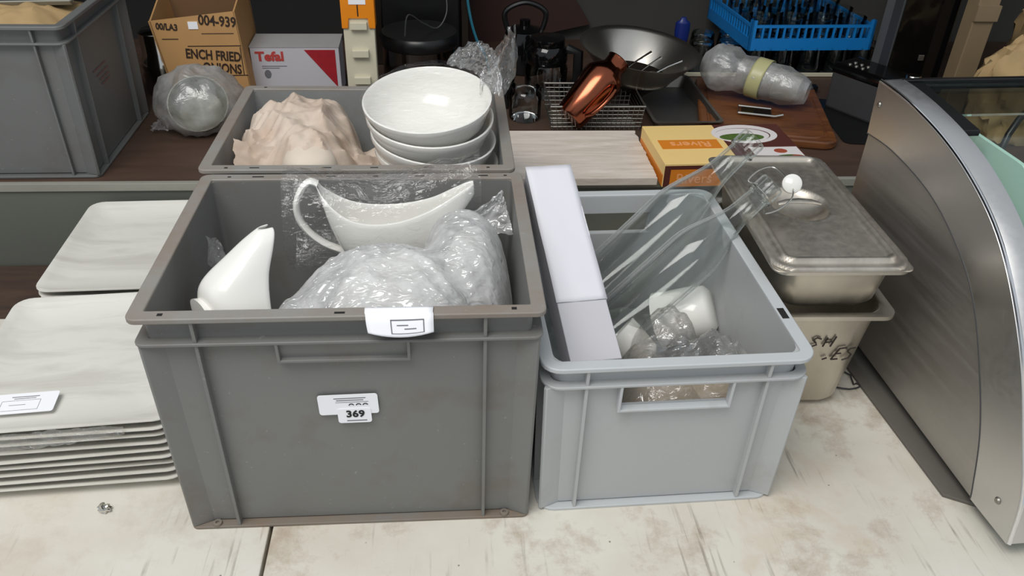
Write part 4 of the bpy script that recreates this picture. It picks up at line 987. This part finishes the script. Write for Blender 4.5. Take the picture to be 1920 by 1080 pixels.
rk = thing('glass_rack', 'bright blue plastic dishwasher rack resting on the tumblers', 'rack', (.925, 1.14, .198), (math.radians(-1.5), 0, .04))
RW, RD, RH = .29, .29, .066
def rackside(f, L_, nm):
    bb = bm_()
    for (a0, a1, z0, z1) in ((0, L_, 0, .026), (0, .012, .026, RH), (L_-.012, L_, .026, RH), (.012, L_-.012, .050, .056)): prism(bb, [(a0, z0), (a1, z0), (a1, z1), (a0, z1)], 0, .005, f)
    n = 16
    for k in range(1, n):
        a = .012+(L_-.024)*k/n; prism(bb, [(a-.0022, .026), (a+.0022, .026), (a+.0022, .050), (a-.0022, .050)], .0005, .0045, f)
    obj(nm, bb, M_BLUE, rk)
rackside(lambda a, c, h: (-RW/2+a, h, c), RW, 'front_side'); rackside(lambda a, c, h: (-RW/2+a, RD-h, c), RW, 'rear_side')
rackside(lambda a, c, h: (-RW/2+h, a, c), RD, 'left_side'); rackside(lambda a, c, h: (RW/2-h, a, c), RD, 'right_side')
bb = bm_()
for k in range(8):
    q = RD*(k+.5)/8; box(bb, -RW/2, RW/2, q-.002, q+.002, 0, .004); box(bb, -RW/2+q-.002, -RW/2+q+.002, 0, RD, 0, .004)
obj('grid_floor', bb, M_BLUE, rk)
bb = bm_(); lathe(bb, [(.0001, .0), (.022, .0), (.026, .004), (.031, .06), (.0295, .06), (.0245, .006), (.0001, .004)], 20)
wg0 = obj('rack_glass', bb, M_GLASSD, None, True, angle=50); first = True
for r_ in range(3):
    for k in range(4):
        o = wg0 if first else wg0.copy()
        if not first: COL.objects.link(o)
        first = False; o.location = (.925-.105+.07*k, 1.14+.045+.075*r_, .2035)
        tag(o, 'glass in the blue rack, %s from the left in its %s row' % (cols[k], ('front', 'middle', 'back')[r_]), 'glass', 'glasses in the blue rack')

# ------------------------------------------------------------------ far right: black cabinet, tan upright, sacks, cable
bk2 = thing('black_cabinet_door', 'tall black panel leaning behind the counter top', 'panel', (1.095, .99, .1258))
obj('panel', box(bm_(), -.062, .058, 0, .03, 0, .50), M_GLOSSBLACK, bk2, bevel=.003); obj('edge_strip', box(bm_(), -.066, -.062, -.002, .03, 0, .50), M_DARKGREY, bk2)
obj('lock', box(bm_(), .0, .012, -.004, 0, .10, .112), M_DSTEEL, bk2, bevel=.001)
tp = thing('tan_upright', 'tan wooden upright right of the black panel', 'upright', (1.172, .93, .1258)); obj('post', box(bm_(), -.022, .022, 0, .04, 0, .52), M_TANPOST, tp, bevel=.002); obj('cleat', box(bm_(), -.024, .024, -.006, 0, .20, .23), M_TANPOST, tp)
for k, (x, y, z, a, b_, c_, lab) in enumerate(((1.215, .815, .225, .080, .055, .105, 'crumpled brown paper sack right of the tan upright'), (1.42, 1.02, .25, .10, .08, .13, 'second brown paper sack behind the crumpled one at far right'))):
    s_ = thing('paper_sack', lab, 'sack', (x, y, .1258), (0, 0, .3*k), 'brown paper sacks')
    obj('sack', blob(0, 0, z-.1258, a, b_, c_, 1.6+.3*k, .22, .0, 48), M_BAGPAPER, s_, True, angle=35)
    bb = bm_(); grid(bb, 20, 10, lambda u, v: (a*.7*(u-.5)*(1+.6*v), .02*math.sin(u*14)*(.4+v), z-.1258+c_*.9+.05*v+.01*ridge(u, v, 0, 5))); obj('ruffled_top', bb, M_BAGPAPER, s_, True)
bb = bm_(); tube(bb, [(1.115, .660, .1258) if k == 0 else (1.110+.07*(1-math.cos(k*.32)), .660+.010*k, .135+.115*math.sin(min(PI/2, k*.26))) for k in range(8)], .006, 10); tag(obj('black_cable', bb, M_BLACK, None, True), 'thick black cable curving up before the brown sacks', 'cable')

# ------------------------------------------------------------------ litter on the table
bb = blob(0, 0, .004, .006, .005, .005, 2.5, .5, 0, 16); tag(obj('foil_ball', bb, M_BRIGHT, None, False, loc=(-.301, .039, 0)), 'tiny crumpled ball of foil in front of the plates', 'foil')
bb = bm_(); tube(bb, [(.650+.0*k+.012*math.cos(k*.6)+.003*k, .225+.007*math.sin(k*.6)-.0005*k, .0022+.0005*(k % 2)) for k in range(15)]+[(.69, .245, .002), (.675, .262, .002)], .0012, 6); tag(obj('wire_twist', bb, M_DARKGREY, None, True), 'small grey twist of wire on the table by the deep pan', 'wire')
bb = bm_(); tube(bb, spl([(.712, .024, .0016), (.713, .033, .002), (.720, .034, .003), (.721, .026, .0035), (.715, .025, .003), (.718, .018, .0016), (.725, .016, .0012)]), .0009, 6); tag(obj('wire_twist', bb, M_INK, None, True), 'tiny black twist of wire below the counter edge', 'wire')
